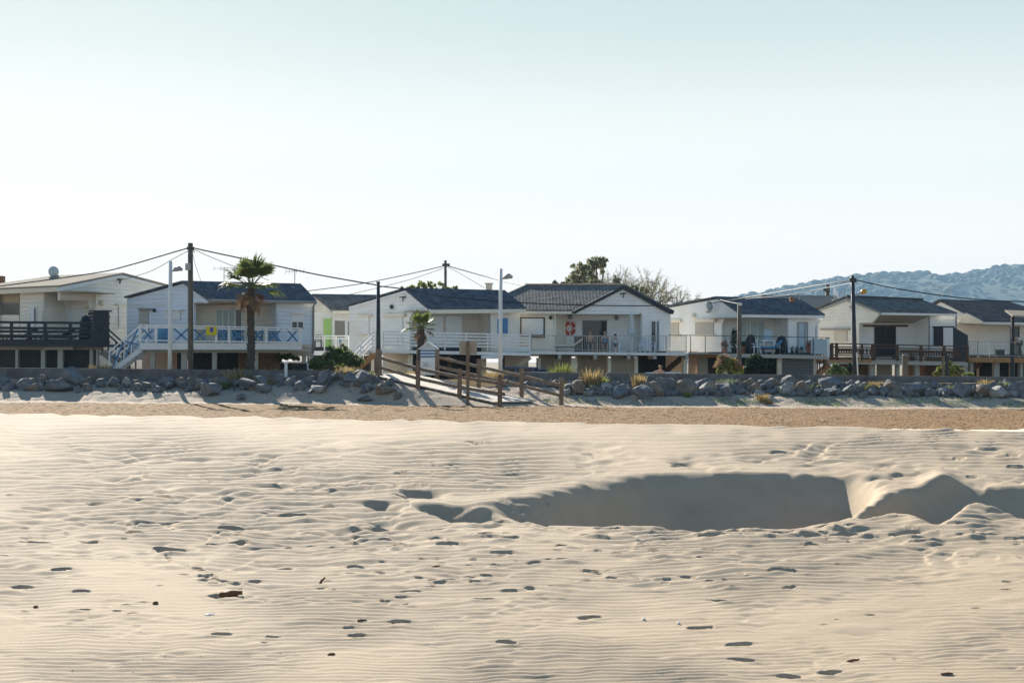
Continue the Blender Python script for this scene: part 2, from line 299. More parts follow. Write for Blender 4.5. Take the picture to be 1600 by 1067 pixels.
# wind ripples: phase follows the distance, bent and broken by noise
patch = np.clip(0.55+0.9*fbm(PX/260, PY/75, 3, 31), 0.05, 1.25)
lam = 6.6-2.6*smooth(90, 250, PY-HOR)*0+1.2*smooth(200, 480, PY-HOR)-1.2*(1-smooth(90, 190, PY-HOR))
ph = (PY-HOR)/5.4+1.5*fbm(PX/240, PY/60, 4, 41)+0.5*fbm(PX/60, PY/16, 2, 47)+PX*0.0035
lamw = 5.4*np.maximum(Yg, 5)**2/(F*1.55)                   # the ripple's length on the ground
s = np.mod(ph, 1.0); prof = np.where(s < 0.62, s/0.62, (1-s)/0.38); prof = prof*prof*(3-2*prof)
slope = 0.265*(1-0.35*smooth(22, 32, Yg))
lipc = np.interp(PX, [560, 770, 850, 905, 950, 1000, 1340, 1400, 1700], [790, 779, 766, 755, 746, 737, 737, 756, 756]); liph = 1-0.75*np.exp(-((PY-lipc+5)/9)**2)*(PX > 640)
Z = Z-np.where(core, liph*prof*slope*lamw*0.42*patch, 0)
# broken, wandering streaks: short steep lees among the ripples
ph2 = (PY-HOR)/15+2.4*fbm(PX/150, PY/34, 4, 51)+PX*0.002
s2 = np.mod(ph2, 1.0); pr2 = np.where(s2 < 0.78, s2/0.78, (1-s2)/0.22); pr2 = pr2*pr2*(3-2*pr2)
mk = np.clip(1.9*fbm(PX/85, PY/17, 3, 57)-.12+0.55*np.exp(-((PY-830)/70)**2)+.05, 0, 1)
Z = Z-np.where(core, pr2*mk*0.11*15*np.maximum(Yg, 5)**2/(F*1.55)*0.24*smooth(670, 710, PY), 0)
# wider, softer scallops
sc2 = fbm(PX/95, PY/13, 3, 61)
Z = Z+np.where(core, 0.045*np.maximum(sc2, 0)*smooth(5, 10, Yg)*(0.35+0.65*np.exp(-((PY-840)/95)**2))*np.clip(Yg/14, .5, 2), 0)
# --- blown-out hollows: far rim and near rim along the picture's width
def sint(p, xs, ys):
    return float(np.mean([np.interp(p+o, xs, ys) for o in (-16, -11, -7, -3, 0, 3, 7, 11, 16)]))
def blur(A, n):
    for _ in range(3):
        P_ = np.pad(A, ((0, 0), (n, n)), mode='edge'); c_ = np.cumsum(np.pad(P_, ((0, 0), (1, 0))), 1); A = (c_[:, 2*n+1:]-c_[:, :-2*n-1])/(2*n+1)
    return A
def hollow(far, near, depth, steep=0.58, gentle=0.30, n=4, taper=None):
    global Z
    fx, fy = zip(*far); nx, ny = zip(*near); x0, x1 = min(fx[0], nx[0]), max(fx[-1], nx[-1])
    D = np.zeros_like(Z); o = slice(6, KMAX); y = Yrow
    for c in np.where((PX[-1] > x0) & (PX[-1] < x1))[0]:
        p = PX[len(y)//2, c]
        yf = sint(p, fx, fy); yn = sint(p, nx, ny)+3*float(fbm(np.array([p/30.]), np.array([0.5]), 2, 71)[0])
        if yn-yf < .6: continue
        yb = BY[o, c][::-1]; Yf = np.interp(yf, yb, Yrow[o][::-1]); Yn = np.interp(yn, yb, Yrow[o][::-1])
        st = steep if taper is None else steep*(taper[2]+(1-taper[2])*float(smooth(taper[0], taper[1], p)))
        w_ = np.maximum(Yf-y, 0); a = st*(1+.16*fbm(np.full(len(y), p/80.)+y*.3, y*.5, 3, 77))*(w_-.05*(1-np.exp(-w_/.05)))
        b_ = gentle*(y-Yn)+.02; e_ = .10; h_ = np.clip(.5+.5*(b_-a)/e_, 0, 1); d = b_*(1-h_)+a*h_-e_*h_*(1-h_)
        D[:, c] = np.where((y > Yn) & (y < Yf), np.clip(np.minimum(d, depth), 0, None), 0)
    D = blur(D, n); m = np.clip(D/0.22, 0, .85); Z = Z*(1-m)+near_base(Xg, Yg)*m-D
BY = PY.copy(); KMAX = int(np.searchsorted(Yrow, 30.5))
hollow([(762, 780), (800, 774), (850, 766), (905, 756), (950, 747), (1000, 739), (1040, 736), (1130, 737), (1250, 736), (1328, 736), (1346, 741), (1358, 756)],
       [(762, 781), (800, 799), (830, 814), (900, 817), (1000, 816), (1040, 820), (1090, 823), (1160, 818), (1240, 822), (1290, 812), (1330, 799), (1358, 772)], 1.0, n=8, taper=(790, 1060, .62))
_c = len(u)//2; Ym = float(np.interp(757, BY[6:KMAX, _c][::-1], Yrow[6:KMAX][::-1]))
Z = Z+np.where(core, 0.17*np.exp(-((PX-1470)/26)**2)*np.exp(-((Yg-Ym-.15)/np.where(Yg > Ym, 1.6, .7))**2)+0.05*np.exp(-((PX-1512)/40)**2)*np.exp(-((PY-797)/16)**2)+0.07*np.exp(-((PX-1440)/20)**2)*np.exp(-((PY-805)/9)**2), 0)
hollow([(1310, 792), (1345, 783), (1380, 770), (1425, 759), (1470, 756), (1505, 756), (1560, 756), (1600, 757), (1700, 758), (1790, 792)],
       [(1310, 793), (1345, 806), (1390, 797), (1430, 800), (1450, 818), (1480, 814), (1500, 790), (1520, 782), (1560, 790), (1600, 806), (1700, 812), (1790, 800)], 0.8)
hollow([(648, 785), (668, 781), (700, 782), (740, 786), (775, 782), (786, 790)], [(648, 787), (670, 800), (700, 810), (740, 815), (770, 811), (786, 795)], 0.6, .6)
hollow([(622, 769), (640, 759), (665, 757), (690, 762), (696, 768)], [(622, 770), (645, 777), (670, 777), (688, 771), (696, 769)], 0.26, .6)
hollow([(566, 785), (590, 776), (610, 779), (624, 786)], [(566, 786), (590, 796), (610, 801), (624, 790)], 0.26, .6)
hollow([(578, 812), (600, 806), (625, 812), (662, 822)], [(578, 813), (600, 820), (640, 824), (662, 823)], 0.15, .6)
hollow([(1352, 741), (1366, 736), (1398, 742)], [(1352, 742), (1372, 749), (1398, 743)], 0.22, .6)
hollow([(1050, 722), (1068, 715), (1100, 726)], [(1050, 723), (1080, 729), (1100, 727)], 0.18, .6)
hollow([(1392, 826), (1420, 818), (1452, 822)], [(1392, 828), (1420, 836), (1452, 824)], 0.16, .6)
# --- footprints and scooped dents
def dent(px, py, w, k=1.0, mound=0.5):
    global Z
    b = py-HOR; Y0 = np.interp(py, BY[6:KMAX, int(np.clip(np.searchsorted(u, px-800), 0, len(u)-1))][::-1], Yrow[6:KMAX][::-1])
    X0 = (px-800)/F*Y0; wx = w/2/F*Y0; wy = wx*rng.uniform(.5, .85)
    r0, r1 = np.searchsorted(Yrow, [Y0-4*wy-.1, Y0+3*wy+.1]); Xr = Xg[r0:r1]; c0 = np.searchsorted(u, px-800-w*2); c1 = np.searchsorted(u, px-800+w*2)
    if r1 <= r0 or c1 <= c0: return
    X = (Xr[:, c0:c1]-X0)/wx; Yy = (Yg[r0:r1, c0:c1]-Y0)/wy; sk = rng.uniform(-.5, .5); X = X+sk*Yy
    X = X+0.25*vnoise(X*2+px, Yy*2, 3); 
    Yy = Yy+0.22*vnoise(X*1.7+py, X*0+px, 5)
    q = np.clip(1-X*X, 0, 1); dd = smooth(0.62, 0.12, Yy) if False else np.clip((0.62-Yy)/0.42, 0, 1)
    dd = dd*dd*(3-2*dd); nn = np.clip((Yy+1.25*q)/1.15, 0, 1); nn = nn*nn*(3-2*nn)
    rim = 0.22*np.exp(-((X/1.1)**2)-((Yy-0.95)/0.38)**2)+mound*0.40*np.exp(-((X/1.1)**2)-((Yy+1.9)/0.8)**2)
    Z[r0:r1, c0:c1] += 0.60*k*wx*(-dd*nn*np.sqrt(q)+rim)
photo_dents = [(627,737,26),(690,719,30),(232,745,30),(255,775,32),(150,783,26),(284,758,24),(421,797,34),(357,822,34),(210,830,30),(280,822,40),(207,815,26),(265,818,26),(60,844,40),(95,890,34),(36,917,42),(130,922,34),(130,951,32),(345,928,42),(345,987,34),(430,990,28),(558,987,32),(265,858,52),(140,846,34),(330,848,28),(375,847,34),(470,740,22),(650,745,20),(460,802,50),(448,884,24),(556,882,30),(550,845,30),(618,849,22),(575,895,28),(350,905,26),(400,905,26),(625,968,36),(640,1001,0),(795,998,34),(760,933,36),(800,919,28),(830,917,26),(922,960,34),(1075,897,40),(1095,975,44),(1125,933,36),(1066,728,34),(1220,704,34),(1215,888,26),(1235,912,30),(1160,1000,40),(1165,1024,44),(1240,1051,40),(1300,1045,40),(935,891,26),(790,860,30),(600,822,40),(880,872,26),(1500,712,24),(1585,708,26),(1560,700,22),(1590,726,30),(1540,690,22),(1520,742,22),(1415,832,44),(1270,844,30),(1500,830,36),(1560,832,36),(950,822,46),(985,832,36),(1150,824,40),(1218,830,34),(1330,830,40),(700,845,34),(740,834,36),(860,825,30),(880,848,26),(1040,845,30),(770,690,26),(980,690,26),(735,692,40)]
for a, b_, w in photo_dents:
    if w: dent(a, b_, w, rng.uniform(.85, 1.15))
for k in range(190):
    a = rng.uniform(-150, 1750) if rng.random() < .6 else rng.uniform(-50, 700); q = rng.random()
    b_ = 835+rng.normal(0, 28) if q < .35 else rng.uniform(700, 1000); dent(a, b_, rng.uniform(9, 24)*(0.7 if b_ < 760 else 1), rng.uniform(.4, 1.0))
# trails of small prints wandering over the left and the centre
for t_ in range(11):
    a, b_, da = rng.uniform(-60, 900), rng.uniform(715, 930), rng.uniform(-1, 1)
    for k in range(rng.integers(12, 26)):
        w = (b_-HOR)*.055*rng.uniform(.7, 1.5); dent(a+rng.normal(0, 6), b_+rng.normal(0, 3), w, rng.uniform(.6, 1.15)); a += (b_-HOR)*.16*da+rng.normal(0, 8); b_ += rng.normal(2.5, 3.5)
        if not 700 < b_ < 985: break
for a, b_, w in ((1128, 788, 14), (1140, 797, 12), (1118, 800, 9), (1147, 790, 9)): dent(a, b_, w, 1.3, 0)
# disturbed sand along the near lip of the hollow
for k in range(90):
    a = rng.uniform(560, 1650); b_ = 826+rng.normal(0, 9); dent(a, b_, rng.uniform(14, 40), rng.uniform(.3, .8), 1.6)
# slumped grains on the hollow faces
Z = Z+np.where(core, 0.03*fbm(Xg*1.6, Yg*.8, 4, 131)*np.clip(1-Z*0-PY*0, 0, 1)*smooth(720, 740, PY)*(1-smooth(815, 850, PY)), 0)
sand = grid_mesh('beach_sand', Xg, Yg, Z, M.sand)
# --- the brown shell and gravel strip behind the crest
u2 = cols(-1000, 1000, 3.0, 60000); y2 = np.concatenate([np.arange(38.6, 56.5, 0.10)])
Yq = np.repeat(y2[:, None], len(u2), 1); Xq = u2[None, :]*Yq/F
Zq = 0.0+0.05*fbm(Xq*.4, Yq*.4, 3, 81)+0.035*fbm(Xq*3, Yq*3, 3, 85)+0.03*np.maximum(0, vnoise(Xq*6, Yq*5, 88)-.45)*2-0.2*smooth(55.6, 56.4, Yq+.5*vnoise(Xq*.3, Yq*0, 4))
grid_mesh('gravel_strip', Xq, Yq, Zq, M.gravel)
y3 = np.arange(54.4, 61.4, 0.07); Yb = np.repeat(y3[:, None], len(u2), 1); Xb = u2[None, :]*Yb/F
Zb = bank_z(Xb, Yb)-0.04*np.maximum(0, vnoise(Xb*2.2, Yb*2.2, 91)-.1)*smooth(56, 57.2, Yb)+0.025*fbm(Xb*3, Yb*3, 2, 95)*smooth(56, 57.5, Yb)
grid_mesh('upper_beach', Xb, Yb, Zb, M.bank)
YARD = 0.10
def yard_z(X, Y): return YARD+0.86*(1-smooth(63.0, 65.3, Y))+0.05*fbm(np.asarray(X)*.35, np.asarray(Y)*.35, 3, 99)
def yz(x, y): return float(yard_z(np.array([x]), np.array([y]))[0])
xs = np.concatenate([-np.geomspace(60, 3000, 12)[::-1], np.linspace(-50, 50, 60), np.geomspace(60, 3000, 12)]); ys = np.concatenate([np.linspace(61.15, 67, 24), np.linspace(68, 110, 30), np.geomspace(118, 3800, 24)])
Xy, Yy_ = np.meshgrid(xs, ys); grid_mesh('yard_ground', Xy, Yy_, yard_z(Xy, Yy_), M.yard)

# ------------------------------------------------------------------ wooded hill on the right, far off
prof = [(1010, 490), (1060, 474), (1110, 470), (1150, 465), (1200, 456), (1240, 447), (1275, 440), (1310, 435), (1340, 432), (1380, 430), (1425, 427), (1450, 433), (1490, 431), (1525, 424), (1560, 419), (1600, 415), (1700, 402), (1850, 395), (2050, 405), (2300, 430)]
hx = np.linspace(1000, 2300, 170); HY = 3000.0
hz = np.interp(hx, *zip(*prof)); ridge = np.array([at(a, b_, HY).z for a, b_ in zip(hx, hz)]); rx = np.array([at(a, b_, HY).x for a, b_ in zip(hx, hz)])
yy = np.linspace(1750, 4000, 70); Xh, Yh = np.meshgrid(rx, yy); RZ = np.repeat(ridge[None, :], len(yy), 0)
def hillf(X, Y): 
    g = np.exp(-(((Y-HY)/np.where(Y < HY, 640., 500.))**2)); return g
Zh = RZ*hillf(Xh, Yh)*(1+0.16*fbm(Xh*.005, Yh*.004, 4, 111)*(1-hillf(Xh, Yh))*2)-4
M.hill = mat('hill_scrub', (0.038, 0.055, 0.028), 0.9, 0.4, 0.02)
hill = grid_mesh('hill', Xh, Yh, Zh, M.hill)
fm = MB(); ico = bmesh.new(); bmesh.ops.create_icosphere(ico, subdivisions=2, radius=1); iv = [v_.co.copy() for v_ in ico.verts]; iff = [tuple(q.index for q in f.verts) for f in ico.faces]; ico.free()
for k in range(6500):
    i = rng.integers(0, len(rx)-1); x = rx[i]+rng.uniform(-6, 6); y = HY-abs(rng.normal(0, 320)) if k > 1500 else HY+rng.uniform(-60, 60)
    if y < 1900: continue
    z = ridge[i]*float(hillf(0, np.array(y)))-4; r = rng.uniform(4, 8.5)*(1.7 if rng.random() < .08 else 1); q = rng.uniform(.45, .75)
    fm.add([Vector((x, y, z+r*.12))+Vector((c.x*r*rng.uniform(.86, 1.1), c.y*r, c.z*r*q*rng.uniform(.85, 1.12))) for c in iv], iff)
M.forest = mat('far_woodland', (0.045, 0.065, 0.03), 0.9, 0.5, 0.03)
fo = fm.build('woodland', M.forest, origin=(rx[80], HY, 0), smooth=True); fo['kind'] = 'stuff'; fo['label'] = 'wooded ridge of tree crowns fading blue behind the chalets'

# ------------------------------------------------------------------ chalets
def part(h, name, m, fn, smooth=False):
    b = MB(); fn(b); return b.build(name, m, h, smooth=smooth)
class House:
    """a chalet on piles: gable end A-C, eave C-R towards the beach, ridge P-Q (pixels with a distance each)"""
    def __init__(s, name, label, A, C, R_, P, Q, wall, roof, trim, yf, seat=0.3, group=None):
        s.A, s.C, s.R = at(*A), at(*C), at(*R_); s.G = Plane(s.A, s.C); s.P = s.G.hit(*P); s.Q = at(*Q)
        s.E = Plane(s.C, s.R); s.F = s.E.off(-seat); s.D = s.A+(s.R-s.C); s.D.z = s.A.z
        s.zf = s.F.hit((C[0]+R_[0])/2, yf).z
        cen = (s.A+s.C+s.R+s.D)/4; s.h = thing(name, (cen.x, cen.y, YARD), label, 'house', group)
        s.wall, s.trim = wall, trim
        up = Vector((0, 0, 0.09)); k = (s.C-s.R).normalized()*0.10; back = (s.A-s.D).normalized()*.1
        b = MB(); b.prism([s.P+k, s.Q, s.R, s.C+k], up); b.prism([s.P+k+Vector((0,0,.004)), s.A+k+Vector((0,0,.004)), s.D+Vector((0,0,.004)), s.Q+Vector((0,0,.004))], up)
        s.roof = b.build('roof', roof, s.h)
        # back and far end walls, floor
        zt = s.A.z; lo = s.zf-0.25
        def shell(b):
            a, d, r = [Vector((q.x, q.y, 0)) for q in (s.A, s.D, s.R)]
            inn = (Vector((s.C.x, s.C.y, 0))-a).normalized()
            n = (r-d).normalized(); d0, d1 = d+n*.1, r-n*.45
            Z = lambda q, z: Vector((q.x, q.y, z))
            q = Vector((s.Q.x, s.Q.y, 0)); t = (q-d).dot(n); mid = d+n*t
            side = (Vector((s.A.x, s.A.y, 0))-d).normalized()*.12
            b.prism([Z(d0, lo), Z(d1, lo), Z(d1, s.R.z-.06), Z(mid, s.Q.z-.08), Z(d0, s.D.z-.03)], side)
            w = (d-a); b.prism([Z(a+w*.03+inn*.15, lo), Z(a+w*.97+inn*.15, lo), Z(a+w*.97+inn*.15, zt-.03), Z(a+w*.03+inn*.15, zt-.03)], inn*.1)
        part(s.h, 'wall', wall, shell)
        def floor(b):
            off = (s.C-s.A).normalized()*.32
            pts = [Vector((q.x, q.y, s.zf-.02)) for q in (s.A, s.C-off, s.R-off, s.D)]
            b.prism(pts, (0, 0, -.22))
        part(s.h, 'floor_slab', M.concrete, floor)
    def fascia(s, m, hgt=0.16, gutter=True):
        a, b_ = s.C, s.R; dn = Vector((0, 0, -hgt)); 
        part(s.h, 'fascia', m, lambda b: b.prism([a, b_, b_+dn, a+dn], -s.E.n*.04))
    def plate(s, name, m, pl, poly, t=0.1, off=0.0): return part(s.h, name, m, lambda b: b.plate(pl, poly, t, off))
    def rect(s, name, m, pl, x0, y0, x1, y1, t=0.1, off=0.0): return part(s.h, name, m, lambda b: b.rect(pl, x0, y0, x1, y1, t, off))
    def ceiling(s, x0, x1, y, pl, depth, m):
        p, q = pl.hit(x0, y), pl.hit(x1, y); bk = -pl.n*depth
        part(s.h, 'porch_ceiling', m, lambda b: b.prism([p, q, q+bk, p+bk], (0, 0, .05)))
    def side(s, x, y0, y1, pl, depth, m, t=0.1):
        p, q = pl.hit(x, y0), pl.hit(x, y1); bk = -pl.n*depth
        part(s.h, 'wall', m, lambda b: b.prism([p, q, q+bk, p+bk], pl.d*t))
    def window(s, pl, x0, y0, x1, y1, fm=None, pm=None, bars=(), fw=1.6, hbars=()):
        fm, pm = fm or M.trim, pm or M.gl
        def fr(b):
            b.rect(pl, x0-fw, y0-fw, x1+fw, y0, .09, .05); b.rect(pl, x0-fw, y1, x1+fw, y1+fw, .09, .07)
            b.rect(pl, x0-fw, y0, x0, y1, .09, .05); b.rect(pl, x1, y0, x1+fw, y1, .09, .05)
            for x in bars: b.rect(pl, x-.8, y0, x+.8, y1, .06, .045)
            for y in hbars: b.rect(pl, x0, y-.6, x1, y+.6, .06, .042)
        f = part(s.h, 'window', fm, fr); g = MB(); g.rect(pl, x0, y0, x1, y1, .02, .025); g.build('pane', pm, f); return f
    def shutterbox(s, pl, x0, y0, x1, y1, ybox, m=None, bm=None, sill=True):
        f = part(s.h, 'roller_shutter', m or M.shutter, lambda b: b.rect(pl, x0, ybox, x1, y1, .04, .03))
        g = MB(); g.rect(pl, x0-2, y0, x1+2, ybox, .2, .18); g.build('shutter_box', bm or M.trim, f)
        if sill: g = MB(); g.rect(pl, x0-1.5, y1, x1+1.5, y1+2, .2, .15); g.build('window_sill', bm or M.trim, f)
    def deck(s, pl, x0, x1, ytop0, ytop1, thick, depth, m, name='deck'):
        a, b_ = pl.hit(x0, ytop0), pl.hit(x1, ytop1); bk = Vector((0, depth, 0))
        s.zd = (a.z+b_.z)/2
        return part(s.h, name, m, lambda b: b.prism([a, b_, b_+bk, a+bk], (0, 0, -thick)))
    def pier(s, pl, x0, x1, y0, m=None, t=0.28, off=0.0, name='pier', zb=None):
        q = pl.off(off) if off else pl; a, b_ = q.hit(x0, y0), q.hit(x1, y0); z = YARD-.05 if zb is None else zb
        lo = lambda p: Vector((p.x, p.y, z))
        part(s.h, name, m or M.concrete, lambda b: b.prism([a, b_, lo(b_), lo(a)], -pl.n*t))
    def infill(s, pl, x0, x1, y0, m, off=-1.0, name='infill_panel'): s.pier(pl, x0, x1, y0-9, m, .06, off, name)
    def rail(s, pl, x0, yt0, yb0, x1, yt1, yb1, posts, fr, pm, rm, pw=.08, rh=.08, name='railing', topm=None):
        """posts: pixel columns; fr: heights of the rails from floor (0) to top (1)"""
        yt = lambda x: yt0+(yt1-yt0)*(x-x0)/(x1-x0); yb = lambda x: yb0+(yb1-yb0)*(x-x0)/(x1-x0)
        for x in posts: part(s.h, 'railing_post', pm, lambda b: b.bar(pl.hit(x, yb(x)), pl.hit(x, yt(x)-.3), pw))
        def go(b):
            for f in fr:
                p = pl.hit(x0, yb0+(yt0-yb0)*f); q = pl.hit(x1, yb1+(yt1-yb1)*f); b.bar(p+pl.n*(pw/2+.022), q+pl.n*(pw/2+.022), .035, rh)
        if fr: part(s.h, name, rm, go)
    def balusters(s, pl, x0, yt0, yb0, x1, yt1, yb1, n, m, w=.02, name='balusters'):
        def go(b):
            for i in range(n+1):
                t = i/n; x = x0+(x1-x0)*t; b.bar(pl.hit(x, yb0+(yb1-yb0)*t), pl.hit(x, yt0+(yt1-yt0)*t), w)
        part(s.h, name, m, go)
    def stairs(s, top, bot, width, n, m, rail_m=None, rails=1, open_=True, sm=None):
        """a flight from top to bot (world points at its near edge); width is a world vector"""
        top, bot, w = Vector(top), Vector(bot), Vector(width); dz = (top.z-bot.z)/n
        fl = Vector((bot.x-top.x, bot.y-top.y, 0)); run = fl/n
        def go(b):
            for i in range(n):
                a = top+run*i+Vector((0, 0, -dz*(i+.5))); b.prism([a, a+run*1.1, a+run*1.1+w, a+w], (0, 0, -.05))
        st = part(s.h, 'stairs', m, go)
        for o in (Vector((0, 0, 0)), w): g = MB(); g.bar(top+o+Vector((0, 0, -.18)), bot+o+Vector((0, 0, -.02)), .06, .22); g.build('stringer', sm or m, st)
        if rail_m:
            for o in (Vector((0, 0, 0)), w):
                g = MB()
                for k in range(rails):
                    zz = Vector((0, 0, .95-.25*k)); g.bar(top+o+zz, bot+o+zz, .05, .07)
                for t in (0.02, .5, .97): q = top+(bot-top)*t+o; g.bar(q+Vector((0, 0, -.1)), q+Vector((0, 0, .93)), .06)
                g.build('handrail', rail_m, st)
        return st
def wall_lamp(pl, x, y, r, m, label, host_off=0.0, round_=False):
    p = pl.off(host_off).hit(x, y); b = MB()
    if round_:
        b.lathe((0, 0, 0), [(r, -.04), (r, .05), (r*.6, .09)], 14); b.v = [tuple(p+pl.n*.05+Vector((pl.d*v_[0]).to_tuple())+Vector((0, 0, v_[1]))+pl.n*v_[2]) for v_ in b.v]
    else:
        b.ball(p+pl.n*(r*.6), r, r, r*1.1); b.box(p+pl.n*.03-Vector((0, 0, 0)), r*1.2, .06, r*1.6)
    o = b.build('wall_lamp', m, origin=p); return tag(o, label, 'wall lamp')

# ---------- chalet at the left edge: cream, dark timber deck
H1 = House('chalet', 'cream chalet with tan roof and dark timber deck at the left edge', (262, 448, 75.5), (91, 448.5, 70), (-75, 456, 72), (190, 429), (82, 433.5, 74.6), M.ivory, M.roof_tan, M.creamtrim, 546)
h = H1; G = h.G; F1 = h.F; B1 = h.F.off(-1.7)
h.plate('wall', M.ivory, G, [(93, 449.5), (190, 430.5), (258, 447.5), (258, 580), (141, 580), (141, 487), (137.5, 470), (93, 469)], .14, -.03)
h.fascia(M.creamtrim, .22)
part(h.h, 'barge_board', M.trim, lambda b: (b.plate(G, [(91, 449), (190, 429.6), (190, 434), (91, 456)], .03, .05), b.plate(G, [(190, 429.6), (261, 447.7), (261, 452), (190, 434)], .03, .05)))
h.rect('wall', M.ivory, F1, 31, 454, 69, 548, .12); h.side(69, 455, 548, F1, 1.7, M.ivory)
h.rect('wall', M.ivory, B1, 62, 455, 150, 548, .1); h.ceiling(-70, 136, 456.5, h.E.off(-.04), 2.4, M.soffit)
h.window(F1, 47, 480, 52, 512, M.trim, M.trim, fw=1.2); h.window(F1, 52.5, 481, 56, 505, M.trim, M.gl, fw=.8)
h.shutterbox(B1, 103, 479, 131, 520, 481, M.shutter, M.trim, False)
h.rect('wall', M.ivory, F1, -70, 454, -2, 548, .12); h.rect('lintel', M.soffit, F1, -3, 459, 30, 473, .12, -.2)
h.rect('parapet', M.ivory, F1, -3, 492, 30, 548, .12, -.15)
h.shutterbox(G, 186, 475, 199, 512, 477, M.ivory, M.creamtrim, False)
D1 = plane_px(-60, 66.8, 172, 67.1)
h.deck(D1, -60, 170, 533, 538, .12, 3.2, M.darkwood)
h.rect('edge_beam', M.darkwood, D1, -60, 530, 170, 541, .14, .03)
h.rail(D1, -60, 502, 531, 138, 504, 532, (-30, 18, 45, 71, 110), (.97, .66, .47, .24), M.darkwood, M.darkwood, .12, .12)
def slats(b):
    for k in range(10): y = 488+k*5.0; b.rect(D1, 143-(3 if k % 3 else 5), y, 170.5+(k % 2)*.8, y+4.3, .05, .06+.012*(k % 2))
    b.rect(D1, 146, 486, 169, 538, .10, .0); b.rect(D1, 139, 484.6, 172.5, 486.8, .3, .15)
part(h.h, 'slatted_screen', M.darkwood, slats)
D1b = D1.off(-.5)
h.rect('beam', M.concrete, D1b, -60, 541, 160, 546.5, .25, -.3); h.rect('beam', M.concrete, D1b, 69, 541, 114, 546.5, .25, .2)
for x0, x1 in ((24, 28), (64, 70), (90, 98), (140, 145), (150, 153)): h.pier(D1b, x0, x1, 546)
h.infill(D1b, -60, 150, 545, M.net, -.5, 'mesh_screen')
h.stairs(at(158, 544, 68.2), at(204, 585, 69), (0, 1.1, 0), 8, M.concrete, M.darkmetal, 1)
wall_lamp(G, 159, 474, .13, M.creamtrim, 'round cream wall lamp on the gable of the far left chalet', 0, True)

# ---------- pale blue chalet with the cross-braced deck
H2 = House('chalet', 'pale blue chalet with dark roof and blue cross braced deck railing', (197, 466, 71.2), (326, 468.5, 68), (494, 471, 69.6), (287, 441.5), (470, 446, 70.8), M.blue_white, M.roof_blue, M.trim, 548)
h = H2; G = h.G; F2 = h.F; B2 = F2.off(-1.7)
h.plate('wall', M.blue_white, G, [(198, 467.2), (287, 443), (325, 470), (325, 473.5), (303, 473.5), (303, 562), (198, 562)], .14, -.03)
h.rect('trim_board', M.trim, G, 198, 474, 303, 475.6, .03, .012)
h.fascia(M.creamtrim, .11)
def gut(b): b.tube([h.C+h.E.n*.1+Vector((0, 0, -.02)), h.R+h.E.n*.1+Vector((0, 0, -.04))], .07); q = F2.hit(489.5, 473); b.tube([h.R+h.E.n*.1+Vector((0,0,-.05)), q+F2.n*.08+Vector((0, 0, -.15)), F2.off(.08).hit(489.5, 551)], .05)
part(h.h, 'gutter', M.greymetal, gut, True)
h.rect('wall', M.blue_white, F2, 431, 472.5, 491, 551.5, .14); h.side(431, 473, 549, F2, 1.7, M.blue_white)
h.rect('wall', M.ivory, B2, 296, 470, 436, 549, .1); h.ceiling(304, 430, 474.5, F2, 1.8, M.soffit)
w = h.window(B2, 338, 484, 366, 546, M.trim, M.curtain, (348, 357)); h.window(B2, 368.5, 484, 377, 546, M.trim, M.gl)
h.shutterbox(F2, 456, 487.5, 474, 503, 490, M.shutter, M.trim, False); h.window(F2, 456.5, 503, 473.5, 515, M.trim, M.gl, (465,), 1.2)
h.shutterbox(G, 217, 481.5, 231, 518, 484, M.beige, M.greytrim, False); h.shutterbox(G, 255, 482.5, 281, 500, 484.5, M.shutter, M.trim, False)
wall_lamp(G, 242, 485, .09, M.darkmetal, 'small dark round lamp on the pale blue gable')
D2 = plane_px(218, 65.6, 472, 66.3)
h.deck(D2, 218, 472, 536.5, 538.5, .1, 3.4, M.pale_wood)
h.rect('edge_board', M.trim, D2, 218, 536, 472, 546.3, .05, .02)
h.rail(D2, 218, 507.3, 535, 472, 512.8, 538, (219, 244, 268.5, 298, 338, 358, 389, 416, 470), (.985, .86, .12), M.trim, M.trim, .11, .06)
def braces(b):
    xs = [219, 244, 268.5, 298, 328, 357, 388, 415, 444, 470]; q = D2.off(-.03)
    for x0, x1 in zip(xs, xs[1:]):
        for a, c in ((x0+2, x1-2), (x1-2, x0+2)): b.bar(q.hit(a, 512), q.hit(c, 534+(c-218)*.012), .04, .075)
part(h.h, 'cross_braces', M.blue, braces)
D2b = D2.off(-.45)
h.rect('beam', M.concrete, D2b, 226, 545.5, 450, 551, .25, .1)
for x0, x1 in ((235, 242), (283, 292), (331.5, 338.5), (397, 403)): h.pier(D2b, x0, x1, 550)
h.pier(F2, 473, 479, 551); h.pier(F2, 484, 490, 551)
h.infill(D2b, 222, 277, 550, M.peach, -2.2); h.infill(D2b, 277, 283, 550, M.dark, -1.8); h.infill(D2b, 300, 332, 550, M.dark, -1.2); h.infill(D2b, 334, 374, 550, M.dark, -1.6); h.infill(D2b, 372, 438, 550, M.brick, -1.1)  # peach panel: warm bounced light under the deck put into its colour
h.infill(F2, 460, 474, 552, M.ivory, -1.5)
st = h.stairs(D2.hit(219, 540)+Vector((0, .15, 0)), D2.hit(168, 582)+Vector((0, .15, 0)), (0, 1.15, 0), 9, M.trim, M.trim, 2)
def sbr(b):
    p, q = D2.hit(217, 512), D2.hit(172, 556)
    for k in range(2):
        a = p+(q-p)*(k*.5+.03); c = p+(q-p)*(k*.5+.48); dn = Vector((0, 0, -.75)); b.bar(a, c+dn, .04, .07); b.bar(a+dn, c, .04, .07)
g = MB(); sbr(g); g.build('cross_braces', M.blue, st)

